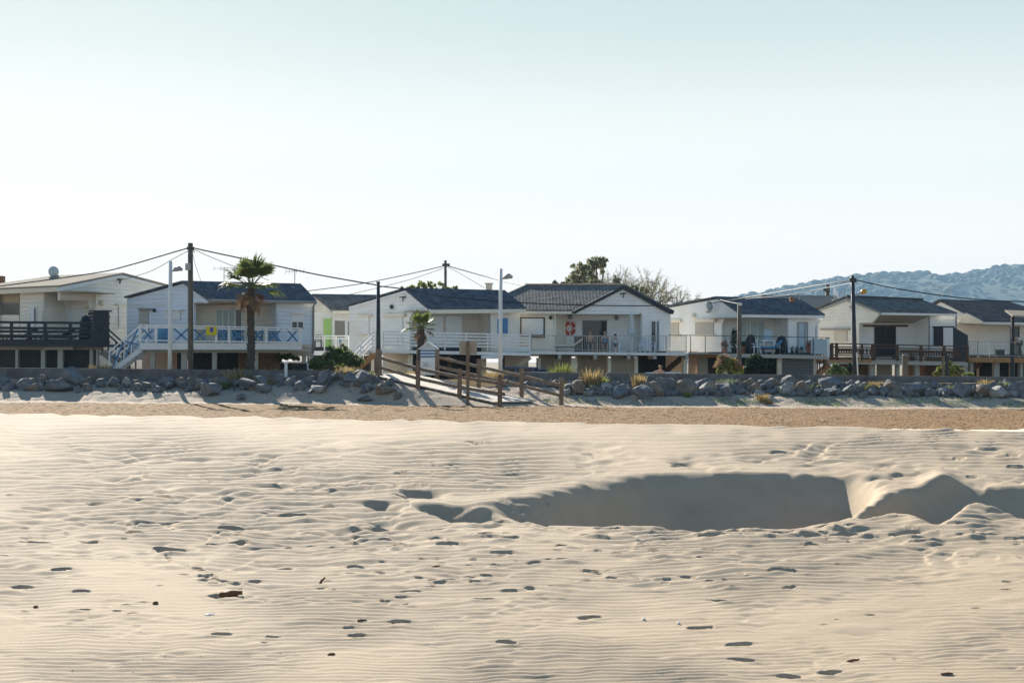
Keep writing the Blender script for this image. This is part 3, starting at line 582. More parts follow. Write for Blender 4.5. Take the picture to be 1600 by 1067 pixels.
# ---------- second-row chalet with the green shutter
HB = House('chalet', 'second row chalet with lime green shutter between the two front chalets', (480, 478, 88), (520, 485.5, 85), (610, 486, 86.5), (490, 461.5), (600, 463, 87.3), M.ivory, M.roof_grey, M.trim, 548)
h = HB; FB = h.F; G = h.G
h.plate('wall', M.ivory, G, [(480, 478), (490, 463), (520, 487), (520, 560), (480, 560)], .12, -.03)
h.fascia(M.creamtrim, .18); h.rect('wall', M.ivory, FB, 484, 488, 605, 552, .12)
h.window(FB, 519, 501, 539, 530, M.trim, M.gl, fw=1.2); h.rect('shutter', M.green, FB, 506, 498, 518, 547, .04, .05); h.window(FB, 543.5, 502, 549, 526, M.trim, M.gl, fw=1)
DB = plane_px(480, 80.5, 560, 81); h.deck(DB, 480, 585, 548, 549, .25, 4.2, M.trim)
h.rail(DB, 480, 524, 548, 585, 525, 549, (483, 507, 525, 545, 565), (.98, .82), M.trim, M.trim, .07, .06)
for x in (485, 540, 580): h.pier(DB, x, x+5, 551, off=-.6)
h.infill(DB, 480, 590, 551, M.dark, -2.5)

# ---------- white chalet with the horizontal-bar deck
H3 = House('chalet', 'white chalet with blue black roof and white horizontal bar deck railing', (544, 478, 78.5), (672, 484, 74), (822, 483, 75.6), (634, 452.5), (789, 456, 77), M.white, M.roof_blue, M.trim, 548)
h = H3; G = h.G; F3 = h.F; B3 = F3.off(-1.6)
h.plate('wall', M.white, G, [(545.5, 479), (634, 454.2), (671, 483), (671, 485), (646, 485), (640, 498), (640, 551), (545.5, 551)], .14, -.03)
h.rect('trim_board', M.trim, G, 546, 484, 640, 486.5, .03, .012)
h.fascia(M.creamtrim, .20)
part(h.h, 'barge_board', M.trim, lambda b: (b.plate(G, [(545, 479.5), (634, 453.6), (634, 457), (545, 483)], .03, .04), b.plate(G, [(634, 453.6), (672, 483.6), (672, 487), (634, 457)], .03, .04)))
h.rect('wall', M.creamplaster, F3, 764, 486.5, 812, 551, .12); h.side(764, 487, 549, F3, 1.6, M.panel)
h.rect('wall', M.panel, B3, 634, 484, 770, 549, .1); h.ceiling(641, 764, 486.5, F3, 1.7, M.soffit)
h.rect('shutter', M.blue, F3, 783.5, 497, 793.5, 524, .04, .05); h.window(F3, 777, 498, 783, 524, M.trim, M.bluecloth, fw=.9)
for x0, x1 in ((664, 693), (697, 722)): h.rect('folding_door', M.shutter, B3, x0, 494, x1, 547, .05, .05)
h.shutterbox(G, 600, 490, 628.5, 546, 495, M.shutter, M.creamtrim, False); h.shutterbox(G, 561, 491, 576, 521, 494, M.white, M.creamtrim)
wall_lamp(G, 613, 479.5, .11, M.darkmetal, 'small dark wall lamp on the white gable above the shuttered door')
D3 = plane_px(598, 71.2, 830, 71.8)
h.deck(D3, 596, 829, 546.5, 551, .16, 3.2, M.trim)
h.rect('edge_beam', M.darkwood, D3, 640, 550, 828, 554, .2, -.2)
h.rail(D3, 598, 517.5, 545, 829, 523, 549, (599, 622, 660, 695, 728, 762, 794, 828), (.98, .80, .61, .42, .23), M.trim, M.trim, .07, .075)
def stub(b):
    for k in range(5): y = 519+k*5.7; b.rect(D3, 581, y, 587, y+2, .05)
    b.rect(D3, 585.5, 517.5, 587.5, 549, .06, -.06)
part(h.h, 'railing', M.trim, stub)
D3b = D3.off(-.5)
h.pier(D3b, 598, 606, 552, M.creamplaster); h.pier(D3b, 637, 645, 552, M.creamplaster); h.pier(D3b, 752, 760, 552, M.pale_wood); h.pier(D3b, 783, 789, 552, M.darkwood); h.pier(D3b, 700, 706, 552, M.brownwood)
h.rect('beam', M.trim, D3b, 752, 555.5, 786, 560.5, .2, .6)
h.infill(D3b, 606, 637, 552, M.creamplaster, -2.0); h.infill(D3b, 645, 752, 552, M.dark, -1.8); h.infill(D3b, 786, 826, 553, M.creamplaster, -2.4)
h.stairs(D3.hit(583, 548), D3.hit(545, 586)+Vector((0, -.1, 0)), (0, 1.2, 0), 8, M.orangewood, M.trim, 3)
h.stairs(D3.hit(829, 552)+Vector((0, .6, 0)), D3.hit(793, 585)+Vector((0, .6, 0)), (0, 1.0, 0), 8, M.pale_wood, None)

# ---------- cream chalet with the beach-facing gable and thin baluster deck
H4 = House('chalet', 'white gabled chalet with dark verge and open window in a cream wall, orange lifebuoy', (1051, 488, 79.5), (897, 486.5, 75.5), (735, 486, 78), (975, 447), (822, 447, 80.5), M.white, M.roof_grey, M.trim, 549)
h = H4; h.h['label'] = 'cream and white chalet with dark edged front gable and thin baluster railing'; G = h.G; F4 = h.F; B4 = F4.off(-1.7)
h.plate('wall', M.white, G, [(899, 488), (975, 449.5), (1048, 488), (1048, 551), (1003, 551), (1003, 491), (899, 490.6)], .14, -.04)
part(h.h, 'barge_board', M.darkwood, lambda b: (b.plate(G, [(896, 486), (975, 446), (975, 451.5), (900, 489.5), (895, 489.5)], .12, .12), b.plate(G, [(975, 446), (1053, 487.5), (1052, 491), (1046, 489.5), (975, 451.5)], .12, .12)))
part(h.h, 'ridge_cap', M.pale_wood, lambda b: b.bar(h.P+Vector((0, 0, .1)), h.Q+Vector((0, 0, .1)), .22, .07)); part(h.h, 'verge_board', M.concrete, lambda b: b.bar(h.Q+Vector((0, 0, .1)), h.R+Vector((0, 0, .1)), .35, .06))
h.fascia(M.creamtrim, .14)
h.rect('wall', M.creamplaster, F4, 800, 488.5, 868.5, 549.5, .12); h.side(867, 489, 549, F4, 1.7, M.creamplaster)
Pb = Plane(B4.hit(868, 520), B4.hit(868, 520)+G.d*(1 if G.d.x > 0 else -1)*5)
Pb = plane_px(860, 77.6, 1010, 79.2)
h.rect('wall', M.white, Pb, 862, 485, 1008, 551, .1); 
cp = [F4.hit(868, 491), G.hit(1003, 491.2), Pb.hit(1006, 492), Pb.hit(864, 491)]
part(h.h, 'porch_ceiling', M.soffit, lambda b: b.prism(cp, (0, 0, .05)))
def sw(b): p, q = G.hit(1003, 492), G.hit(1003, 550); p2, q2 = Pb.hit(1003, 492), Pb.hit(1003, 550); b.prism([p, q, Vector((p2.x, p2.y, q.z)), Vector((p2.x, p2.y, p.z))], (.1, 0, 0))
part(h.h, 'wall', M.white, sw)
h.window(Pb, 910.5, 501.5, 948, 549, M.greytrim, M.gl, fw=1.0); h.rect('shutter', M.trim, Pb, 899, 501, 909.5, 526, .04, .05); h.rect('shutter', M.trim, Pb, 948.5, 501, 953, 526, .04, .09)
h.window(F4, 814.5, 497.5, 849, 523, M.brownwood, M.shutter, fw=1.8); h.rect('window_sill', M.brownwood, F4, 829, 524.5, 850, 527.5, .2, .15)
h.window(G, 1018, 502, 1024.5, 548, M.trim, M.gl, fw=.8); h.window(G, 1026.5, 502, 1029.5, 548, M.trim, M.gl, fw=.6); h.rect('shutter', M.trim, G, 1030.5, 501, 1037, 549, .05, .06)
D4 = plane_px(826, 73.2, 1075, 75.2)
h.deck(D4, 826, 1075, 549, 551.5, .14, 4.0, M.trim)
for x in (875, 931, 983, 1024, 1074): part(h.h, 'deck_beam', M.concrete, lambda b: b.prism([D4.hit(x-3, 553.5), D4.hit(x+2, 553.5), D4.hit(x+2, 561), D4.hit(x-3, 561)], (0, 3.2, 0)))
h.rail(D4, 830, 524, 548, 1073, 525, 551, (830, 868, 909.5, 933, 957, 991, 1022, 1041, 1072), (.99, .08), M.greymetal, M.greymetal, .04, .03)
h.balusters(D4, 831, 524.5, 547, 909, 524.5, 548, 26, M.creamtrim, .016); h.balusters(D4, 910, 524.5, 548, 1040, 525, 550, 44, M.greymetal, .02); h.balusters(D4, 1041, 526, 550, 1072, 526, 551, 13, M.creamtrim, .03)
D4b = D4.off(-.6)
for x0, x1 in ((840, 845), (893, 902), (950, 955), (992, 997), (1068, 1074)): h.pier(D4b, x0, x1, 559, M.creamplaster, off=-.2)
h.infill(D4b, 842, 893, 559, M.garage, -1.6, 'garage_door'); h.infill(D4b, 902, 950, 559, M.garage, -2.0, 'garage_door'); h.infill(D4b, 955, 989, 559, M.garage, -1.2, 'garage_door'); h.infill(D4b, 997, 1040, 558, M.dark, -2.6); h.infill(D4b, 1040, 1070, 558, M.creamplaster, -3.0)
h.stairs(D4b.hit(1069, 556)+Vector((0, 1.4, 0)), D4b.hit(1040, 585)+Vector((0, 1.4, 0)), (0, .9, 0), 7, M.brownwood, None)
wall_lamp(F4, 861, 496.5, .10, M.darkmetal, 'small dark lantern on the cream wall right of the brown framed window'); wall_lamp(Pb, 891, 495, .13, M.greytrim, 'grey bulkhead lamp above the lifebuoy'); wall_lamp(Pb, 963, 496.5, .13, M.greytrim, 'grey bulkhead lamp right of the dark open window')

# ---------- white chalet with glass-panelled terrace
H5 = House('chalet', 'white chalet with blue black roof and thin rail terrace full of plants', (1044, 480, 83), (1159, 491.5, 78.5), (1289, 493, 79.8), (1121, 465.5), (1250, 469.5, 81.2), M.plaster, M.roof_blue, M.trim, 553)
h = H5; G = h.G; F5 = h.F; B5 = F5.off(-1.6)
h.plate('wall', M.plaster, G, [(1045, 481), (1121, 467), (1158, 493), (1158, 497), (1132, 497.5), (1127.5, 507), (1127.5, 554), (1045, 554)], .14, -.03)
h.fascia(M.trim, .16)
h.rect('wall', M.plaster, F5, 1229, 496, 1274, 556, .12); h.side(1229, 497, 554, F5, 1.6, M.plaster)
h.rect('wall', M.plaster, B5, 1120, 494, 1234, 555, .1); h.ceiling(1128, 1229, 497.5, F5, 1.7, M.soffit)
h.rect('awning_box', M.greytrim, F5, 1157, 497.5, 1199, 501, .25, .1)
h.window(B5, 1157, 503, 1194, 553, M.trim, M.curtain, (1167, 1172, 1184), 1.6)
h.window(F5, 1248, 505, 1261, 552, M.greytrim, M.frost, (1258,), 1.6)
h.shutterbox(G, 1086, 498, 1114, 522, 503.5, M.beige, M.creamtrim); h.shutterbox(G, 1046, 499, 1060, 522, 504, M.beige, M.creamtrim)
part(h.h, 'eave_bracket', M.trim, lambda b: b.prism([F5.hit(1274, 496), F5.hit(1274, 512)] + [h.R+Vector((-.1, .1, -.17))], -F5.n*.1))
D5 = plane_px(1078, 75.4, 1296, 76.6)
h.deck(D5, 1132, 1296, 552, 555.5, .2, 3.6, M.concrete); h.rect('edge_beam', M.orangewood, D5, 1077, 552, 1133, 558.5, .2, -.6)
h.deck(D5, 1077, 1132, 551.5, 552, .05, 3.6, M.concrete, 'deck')
h.rail(D5, 1045, 523.3, 551.5, 1296, 527.5, 555, (1079, 1102, 1133, 1143, 1173, 1227, 1271), (1.0,), M.darkmetal, M.darkmetal, .035, .035)
h.rect('glass_panel', M.frost, D5, 1267, 530, 1292, 553, .02, -.03); h.rect('end_post', M.trim, D5, 1292, 527, 1296.5, 559, .22)
D5b = D5.off(-.5)
for x0, x1 in ((1215, 1222), (1271, 1276), (1132, 1137)): h.pier(D5b, x0, x1, 558, M.creamtrim, .2)
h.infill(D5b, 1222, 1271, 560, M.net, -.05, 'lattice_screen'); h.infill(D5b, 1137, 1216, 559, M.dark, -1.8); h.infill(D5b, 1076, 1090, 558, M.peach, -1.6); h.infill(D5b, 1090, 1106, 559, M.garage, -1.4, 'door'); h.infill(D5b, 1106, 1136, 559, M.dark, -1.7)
def lattice(b):
    p0, p1 = D5b.hit(1222, 561), D5b.hit(1271, 561); zl = YARD
    L = (p1-p0).length; hgt = p0.z-zl; q = D5b.n*.0
    for k in range(-8, 16):
        for sg in (1, -1):
            xa = k*.16 if sg > 0 else L-k*.16; xb = xa+sg*hgt
            ta, tb = 0, 1
            pts = [(xa+(xb-xa)*t, p0.z-hgt*t) for t in (0, 1)]
            (x0_, z0_), (x1_, z1_) = pts
            lo, hi = min(x0_, x1_), max(x0_, x1_)
            c0, c1 = max(lo, 0), min(hi, L)
            if c1-c0 < .05: continue
            f = lambda x: z0_+(z1_-z0_)*(x-x0_)/(x1_-x0_)
            a = p0+D5b.d*((p1-p0).dot(D5b.d)/L)*c0; c = p0+D5b.d*((p1-p0).dot(D5b.d)/L)*c1; a = Vector((a.x, a.y, f(c0))); c = Vector((c.x, c.y, f(c1))); b.bar(a+D5b.n*(.02 if sg > 0 else .04), c+D5b.n*(.02 if sg > 0 else .04), .015, .03)
part(h.h, 'lattice', M.greytrim, lattice)
wall_lamp(G, 1085, 493, .12, M.creamtrim, 'cream wall lamp above the wider grey roller shutter')

# ---------- second-row roof behind
HC = House('chalet', 'second row chalet of which a pale grey roof shows behind, left of the cream gable', (1180, 478, 100), (1205, 484, 96), (1330, 484, 98), (1190, 463), (1306, 464, 99.5), M.ivory, M.roof_tan, M.trim, 550)
HC.plate('wall', M.ivory, HC.G, [(1181, 479), (1190, 464), (1204, 485), (1204, 560), (1181, 560)], .12, -.03); HC.rect('wall', M.ivory, HC.F, 1205, 486, 1325, 556, .12); HC.fascia(M.creamtrim, .16); HC.window(HC.F, 1290, 500, 1310, 530)
for x in (1210, 1260, 1318): HC.pier(HC.F, x, x+6, 556)
HD = House('chalet', 'second row chalet showing a pale roof and wall at the left picture edge', (60, 468, 92), (36, 462, 87), (-110, 464, 89), (46, 448), (-80, 446, 91), M.ivory, M.roof_tan, M.trim, 548)
h = HD; h.rect('wall', M.ivory, HD.F, -105, 463, 34, 552, .12); h.fascia(M.creamtrim, .16); h.plate('wall', M.ivory, HD.G, [(37, 463), (46, 449.5), (59, 468), (59, 555), (37, 555)], .12, -.03)
part(h.h, 'chimney', M.brick, lambda b: b.box(at(0, 440, 91), .5, .5, .7))
for x in (-90, -40, 10, 30): HD.pier(HD.F, x, x+5, 551)
h.window(HD.F, -60, 490, -40, 520)

# ---------- cream chalet with dark brown deck
H6 = House('chalet', 'cream chalet with grey roof, tan soffit and dark brown timber deck', (1266, 487, 84.5), (1377, 488.5, 80), (1496, 490.5, 81.4), (1322, 465.5), (1441, 470.5, 82.8), M.cream, M.roof_grey, M.trim, 560)
h = H6; G = h.G; F6 = h.F; B6 = F6.off(-1.7)
h.plate('wall', M.ivory, G, [(1272, 486.5), (1322, 467.5), (1375, 489.5), (1362, 504.5), (1342, 504.5), (1342, 562), (1272, 562)], .14, -.03)
part(h.h, 'barge_board', M.greytrim, lambda b: (b.plate(G, [(1268, 487.5), (1322, 466), (1322, 470), (1274, 488)], .05, .1), b.plate(G, [(1322, 466), (1377, 488.5), (1377, 491), (1322, 470)], .05, .1)))
h.fascia(M.trim, .12); part(h.h, 'ridge_cap', M.darkmetal, lambda b: b.bar(h.P+Vector((0, 0, .1)), h.Q+Vector((0, 0, .1)), .3, .12))
h.rect('wall', M.white, F6, 1452, 491.5, 1495, 563, .12); h.side(1452, 492, 562, F6, 1.7, M.white)
h.rect('wall', M.white, B6, 1336, 488, 1458, 563, .1)
sf = [F6.hit(1376, 492.5), F6.hit(1452, 493.5), B6.hit(1436, 505.5), B6.hit(1345, 504.5)]
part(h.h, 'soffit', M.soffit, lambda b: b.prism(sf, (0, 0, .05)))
h.rect('shutter_rail', M.brownwood, B6, 1350, 507.5, 1419, 510.5, .1, .1)
h.rect('door', M.black, B6, 1367, 510.5, 1383, 560, .06, .06); h.rect('door', M.black, B6, 1384, 510.5, 1400, 560, .06, .06)
h.rect('trim_board', M.greytrim, F6, 1451.5, 492, 1453, 562, .05, .02); h.rect('trim_board', M.greytrim, F6, 1493, 492, 1495.5, 562, .05, .02)
f = h.window(F6, 1461, 511.5, 1473, 539, M.darkwood, M.black, fw=.8); h.rect('shutter', M.black, F6, 1459.5, 511, 1472.5, 540.5, .04, .1); h.rect('shutter', M.shutter, F6, 1474, 512, 1490, 541, .04, .05); h.rect('shutter_rail', M.darkwood, F6, 1458, 509.5, 1491, 511.5, .1, .08)
h.shutterbox(G, 1303, 512.5, 1323, 533, 515, M.panel, M.greytrim, False); h.rect('shutter_rail', M.greytrim, G, 1281, 513, 1303, 515.3, .1, .08)
D6 = plane_px(1293, 76.6, 1513, 77.6)
h.deck(D6, 1293, 1513, 562, 565, .22, 3.8, M.concrete)
h.rail(D6, 1297, 536, 562, 1512, 541, 566, (1300, 1307, 1346, 1362, 1366, 1402, 1439, 1475, 1511), (.98, .78, .28, .12), M.brownwood, M.brownwood, .14, .06)
for x0, x1 in ((1311, 1343), (1349, 1360), (1407, 1436), (1443, 1472), (1479, 1500)):
    def pk(b):
        n = int((x1-x0)/4)
        for i in range(n+1):
            x = x0+(x1-x0)*i/n; y = 536+(x-1297)*.0235; b.rect(D6, x-1.1, y+7.5, x+1.1, y+16.5, .03, -.02); b.rect(D6, x-1.9, y+10, x+1.9, y+12.5, .025, .012)
        b.rect(D6, x0, 536+(x0-1297)*.0235+8.2, x1, 536+(x1-1297)*.0235+9.6, .03, .02); b.rect(D6, x0, 536+(x0-1297)*.0235+14.6, x1, 536+(x1-1297)*.0235+15.9, .03, .02)
    part(h.h, 'pickets', M.brownwood, pk)
h.plate('side_screen', M.darkwood, D6, [(1490, 511), (1512.5, 524), (1512.5, 566), (1490, 566)], .08, -1.2)
h.rect('edge_beam', M.orangewood, D6, 1293, 562, 1362, 566, .1, .05)
D6b = D6.off(-.5)
for x0, x1 in ((1360, 1368), (1401, 1406), (1504, 1512), (1430, 1437), (1335, 1341)): h.pier(D6b, x0, x1, 566)
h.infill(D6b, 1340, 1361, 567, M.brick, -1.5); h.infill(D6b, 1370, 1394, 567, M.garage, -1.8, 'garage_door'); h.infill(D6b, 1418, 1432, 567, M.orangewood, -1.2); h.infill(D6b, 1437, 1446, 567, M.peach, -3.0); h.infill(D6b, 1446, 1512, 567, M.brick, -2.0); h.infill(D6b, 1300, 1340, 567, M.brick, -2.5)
h.stairs(D6.hit(1300, 566)+Vector((0, .4, 0)), D6.hit(1279, 588)+Vector((0, .4, 0)), (0, 1.0, 0), 6, M.orangewood, M.brownwood, 1)

# ---------- right-hand chalet
H7 = House('chalet', 'white chalet with dark brown roof at the right picture edge', (1440, 486, 87), (1535, 503, 82.5), (1680, 505, 84), (1470, 470), (1577, 473.5, 86.4), M.white, M.roof_brown, M.trim, 557)
h = H7; G = h.G; F7 = h.F; B7 = F7.off(-1.0)
h.plate('wall', M.white, G, [(1444, 486), (1470, 472), (1534, 504), (1534, 506), (1497, 506), (1497, 562), (1444, 562)], .14, -.03)
part(h.h, 'awning_gable', M.creamtrim, lambda b: (b.plate(G, [(1490, 500), (1509, 489), (1536, 503), (1534, 506), (1490, 505)], .1, .35)))
h.fascia(M.trim, .14); h.rect('wall', M.white, B7, 1490, 503, 1690, 562, .1); h.ceiling(1498, 1680, 506.5, F7, 1.2, M.soffit)
h.window(B7, 1580, 511, 1592, 556, M.darkmetal, M.gl, fw=1)
D7 = plane_px(1512, 79.5, 1680, 80.5); h.deck(D7, 1512, 1690, 558, 560, .28, 4.2, M.orangewood)
h.rail(D7, 1512, 533, 557, 1690, 535, 560, (1514, 1528, 1546, 1600, 1640, 1688), (.98, .08), M.greymetal, M.greymetal, .035, .03); h.balusters(D7, 1513, 534, 557, 1688, 535.5, 560, 62, M.greymetal, .012)
def can(b): p = [at(1570, 486.5, 80), at(1640, 489, 80), at(1660, 500, 78), at(1582, 495, 78)]; b.prism(p, (0, 0, .08))
part(h.h, 'porch_canopy', M.roof_tan, can); h.pier(D7, 1581, 1585, 492, M.darkwood, .12, .05, 'porch_post'); h.pier(D7, 1642, 1646, 498, M.darkwood, .12, .05, 'porch_post')
D7b = D7.off(-.4)
for x0, x1 in ((1516, 1521), (1554, 1562), (1580, 1585), (1594, 1599), (1650, 1656)): h.pier(D7b, x0, x1, 563)
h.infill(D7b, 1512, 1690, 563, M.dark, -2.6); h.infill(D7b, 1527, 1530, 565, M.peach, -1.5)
h.stairs(D7b.hit(1540, 562)+Vector((0, .8, 0)), D7b.hit(1513, 590)+Vector((0, .8, 0)), (0, .9, 0), 7, M.brownwood, None)

# ------------------------------------------------------------------ seawall, boardwalk, fences, sign
def wall_run(label, pts):
    b = MB(); P_ = [at(x, y, Y) for x, y, Y in pts]
    for p, q in zip(P_, P_[1:]):
        lo = lambda v_: Vector((v_.x, v_.y, 0.25)); b.prism([p, q, lo(q), lo(p)], (0, .24, 0))
    o = b.build('seawall', M.wallconc, origin=(P_[0].x, P_[0].y, .25)); return tag(o, label, 'wall')
wall_run('low dark concrete seawall left of the boardwalk', [(-260, 573, 60.7), (0, 574.5, 60.9), (260, 576.6, 61.1), (450, 578.4, 61.3), (584, 580, 61.45)])
wall_run('low dark concrete seawall right of the boardwalk', [(792, 581.5, 61.7), (1000, 583, 61.8), (1250, 585.4, 62.1), (1500, 588, 62.4), (1900, 591, 62.8)])
FP = [at(590, 586, 59.5), at(653, 605, 57.9), at(718, 619, 56.4), at(781, 629, 55)]
BP = [at(683, 585, 61.5), at(748, 601, 60), at(815, 616, 58.4), at(877, 632, 57)]
we = (FP[3]-FP[0]); we.z = 0; we.normalize(); wnrm = Vector((-we.y, we.x, 0))
def deckpt(s_, t_): p = Vector((FP[0].x, FP[0].y, 0))+we*s_+wnrm*t_; return Vector((p.x, p.y, 1.10-0.143*max(s_, -.6)+.0))
b = MB()
for k in range(62):
    s_ = -2.6+k*.145; j = random.uniform(-.03, .03)
    b.prism([deckpt(s_, .12+j), deckpt(s_+.137, .12+j), deckpt(s_+.137, 2.72+j), deckpt(s_, 2.72+j)], (0, 0, -.05))
M.planks = mat('sun_bleached_planks', (0.60, 0.52, 0.42), 0.85, 0.18, 4, 0.006, 30, dirt=((0.42, 0.34, 0.25), 0.7, 1.5))
struct(b.build('boardwalk', M.planks, origin=deckpt(2, 1.4)))
def fence(pts, label, over, h_=1.08):
    r_ = thing('post_and_rail_fence', (pts[0].x, pts[0].y, pts[0].z), label, 'fence')
    for p in pts:
        part(r_, 'post', M.wood, lambda b: (b.bar(p-Vector((0, 0, .35)), p+Vector((0, 0, h_-.02)), .18, .17), b.bar(p+Vector((0, 0, h_-.02)), p+Vector((0, 0, h_+.01)), .15, .13)))
    e = (pts[-1]-pts[0]).normalized()
    for f, k in ((.70, 1), (.33, 1.0)):
        for a, c in zip(pts, pts[1:]):
            last = c is pts[-1]; off = -wnrm*.0
            part(r_, 'rail', M.wood, lambda b: b.bar(a+Vector((0, 0, h_*f))+off, c+Vector((0, 0, h_*f))+off+(e*over if last else Vector()), .07, .125))
    return r_
fence(FP, 'near post and rail fence along the boardwalk ramp', .25); fence(BP, 'far post and rail fence along the boardwalk ramp', .0)
sp = at(731, 626, 55.3); sg = thing('sign_board', (sp.x, sp.y, sp.z), 'blank backed notice board on a timber post beside the boardwalk foot', 'sign')
part(sg, 'post', M.wood, lambda b: b.bar(sp-Vector((0, 0, .3)), at(731, 533, 55.3), .13, .10)); Ps = plane_px(715, 55.42, 747, 55.42)
M.signback = mat('pale_sign_back', (0.44, 0.38, 0.29), 0.7, 0.1, 5); part(sg, 'board', M.signback, lambda b: b.rect(Ps, 717.5, 533.5, 745, 553.5, .03))

# ------------------------------------------------------------------ poles, lamps, cables
def pole(name, label, xt, yt, xb, Y, w, m, zb=YARD, cat='pole', w2=None):
    t = at(xt, yt, Y); p = at(xb, 560, Y); p = Vector((p.x, Y, zb)); r_ = thing(name, (p.x, p.y, zb), label, cat)
    part(r_, 'mast', m, lambda b: b.tube([p-Vector((0, 0, .2)), t], [w/2, (w2 or w*.75)/2], 10), True); return r_, t
UT = 'utility pole'
r1, t1 = pole('utility_pole', 'tall brown timber utility pole in front of the cross braced deck', 297.5, 380, 298.5, 63, .26, M.pole, cat=UT, w2=.22)
part(r1, 'bracket', M.darkmetal, lambda b: (b.box(at(297.5, 388, 63), .3, .12, .12), b.tube([at(301, 388, 62.8), at(304, 395, 62.8)], .02, 5)))
part(r1, 'junction_box', M.greymetal, lambda b: b.box(at(294, 417, 62.85), .22, .2, .3)); 
r2, t2 = pole('utility_pole', 'thin dark timber utility pole by the top of the boardwalk', 591, 440, 592, 62, .25, M.darkwood, cat=UT, w2=.14)
part(r2, 'pale_base', M.pole, lambda b: b.tube([at(592, 588, 62), at(591.6, 547, 62)], [.15, .14], 10))
part(r2, 'insulator', M.darkmetal, lambda b: b.tube([at(591, 440, 62), at(591, 443, 62)], .09, 6))
r3, t3 = pole('utility_pole', 'grey utility pole rising behind the blue black roof', 696, 407, 696.5, 95, .24, M.pole, cat=UT)
part(r3, 'bracket', M.darkmetal, lambda b: b.box(at(697, 414, 94.9), .5, .12, .18))
r4, t4 = pole('utility_pole', 'dark leaning utility pole carrying an amber street lamp', 1332, 431, 1338, 66, .24, M.darkwood, cat=UT, w2=.17)
part(r4, 'bracket', M.darkmetal, lambda b: b.box(at(1332.5, 438, 65.9), .32, .12, .2)); part(r4, 'lamp_arm', M.greymetal, lambda b: b.tube([at(1337, 463, 65.9), at(1342, 459, 65.9), at(1347, 457, 65.9)], .03, 6))
part(r4, 'lamp_head', M.amber, lambda b: b.tube([at(1345, 458, 65.9), at(1348, 456.3, 65.9), at(1352, 454.8, 65.9), at(1354, 454.5, 65.9)], [.05, .12, .12, .05], 10), True); part(r4, 'cable_guard', M.lampwhite, lambda b: b.bar(at(1338.5, 551, 65.7), at(1340.5, 588, 65.7), .05))
r5, t5 = pole('timber_pole', 'short brown timber pole in front of the glass panelled terrace', 1155.5, 475, 1155.5, 72.5, .26, M.pole, cat='pole', w2=.22); part(r5, 'pale_cap', M.lampwhite, lambda b: b.tube([at(1155.5, 473, 72.5), at(1155.5, 477.5, 72.5)], .13, 8))
r6, t6 = pole('utility_pole', 'thick dark pole top behind the second row roof before the hill', 1293, 445, 1293, 104, .38, M.pole, cat=UT)
part(r6, 'bracket', M.darkmetal, lambda b: b.box(at(1291, 453, 103.8), .5, .2, .25))
def lamp(xt, yt, xb, Y, label, hx):
    r_, t = pole('street_lamp', label, xt, yt, xb, Y, .20, M.lampwhite, cat='street lamp', w2=.155)
    part(r_, 'lamp_arm', M.lampwhite, lambda b: b.tube([at(xt, yt+16.5, Y), at(xt+4, yt+15.5, Y), at(xt+7, yt+14, Y)], .035, 6))
    part(r_, 'lamp_head', M.greymetal, lambda b: (b.tube([at(xt+4, yt+15.2, Y), at(xt+8, yt+12.6, Y), at(xt+13, yt+11.4, Y), at(xt+18.5, yt+13.6, Y)], [.04, .11, .12, .05], 10)), True)
    part(r_, 'lamp_diffuser', M.dish, lambda b: b.ball(at(xt+12, yt+13.2, Y), .17, .11, .05))
lamp(266.5, 408, 265.5, 62.4, 'white street lamp left of the tall brown utility pole', 285); lamp(782.5, 420, 782, 62.8, 'white street lamp standing behind the boardwalk fence', 798)
def cable(label, pts, r=.022):
    P_ = [at(*p) for p in pts]; out = []
    for i in range(len(P_)-1):
        p0, p1, p2, p3 = P_[max(i-1, 0)], P_[i], P_[i+1], P_[min(i+2, len(P_)-1)]
        for k in range(6):
            t = k/6; out.append(0.5*((2*p1)+(p2-p0)*t+(2*p0-5*p1+4*p2-p3)*t*t+(3*p1-p0-3*p2+p3)*t**3))
    out.append(P_[-1]); b = MB(); b.tube(out, r, 5); o = b.build('overhead_cable', M.cable, origin=out[0]); tag(o, label, 'cable')
cable('thick cable from the tall brown pole down to the left picture edge', [(296, 387, 63), (270, 394.5, 63), (200, 415, 63), (146, 427, 63.5), (0, 447, 64.5), (-90, 455, 65)], .028)
cable('thin cable from the tall brown pole to the far left gable', [(296, 391, 63), (270, 405, 65), (235, 424, 67.5), (192, 437, 73)], .014)
cable('thick cable from the tall brown pole past the palm to the thin dark pole', [(299, 387, 63), (340, 396, 63), (420, 413, 62.8), (500, 430, 62.5), (591, 446, 62)], .030)
cable('thin slack cable from the tall brown pole behind the tall palm', [(299, 388, 63), (330, 402, 63.5), (372, 419, 64.5), (420, 438, 66)], .014)
cable('thin wire dropping from the tall brown pole to the blue chalet roof', [(300, 390, 63), (305, 413, 64), (314, 440, 66.5)], .010)
cable('thick cable from the thin dark pole across the dark roofs to the cream gable', [(591, 447, 62), (640, 453, 63.5), (700, 464, 68), (800, 472, 71), (897, 476.5, 72), (1000, 478, 73), (1045, 476, 74)], .028)
cable('cable from the pole behind the roof down to the left', [(696, 415, 95), (640, 428, 94), (560, 444, 93), (470, 456, 92)], .03)
cable('thin lower cable from the pole behind the roof down to the left', [(696, 418, 95), (640, 437, 94), (560, 457, 92.5), (530, 463, 92)], .018)
cable('cable from the pole behind the roof sagging right to the gabled chalet', [(697, 415, 95), (740, 427, 93), (780, 438, 90), (816, 446, 84)], .03)
cable('thin cable from the pole behind the roof to the chimney', [(697, 416, 95), (720, 428, 94), (757, 450, 92)], .014)
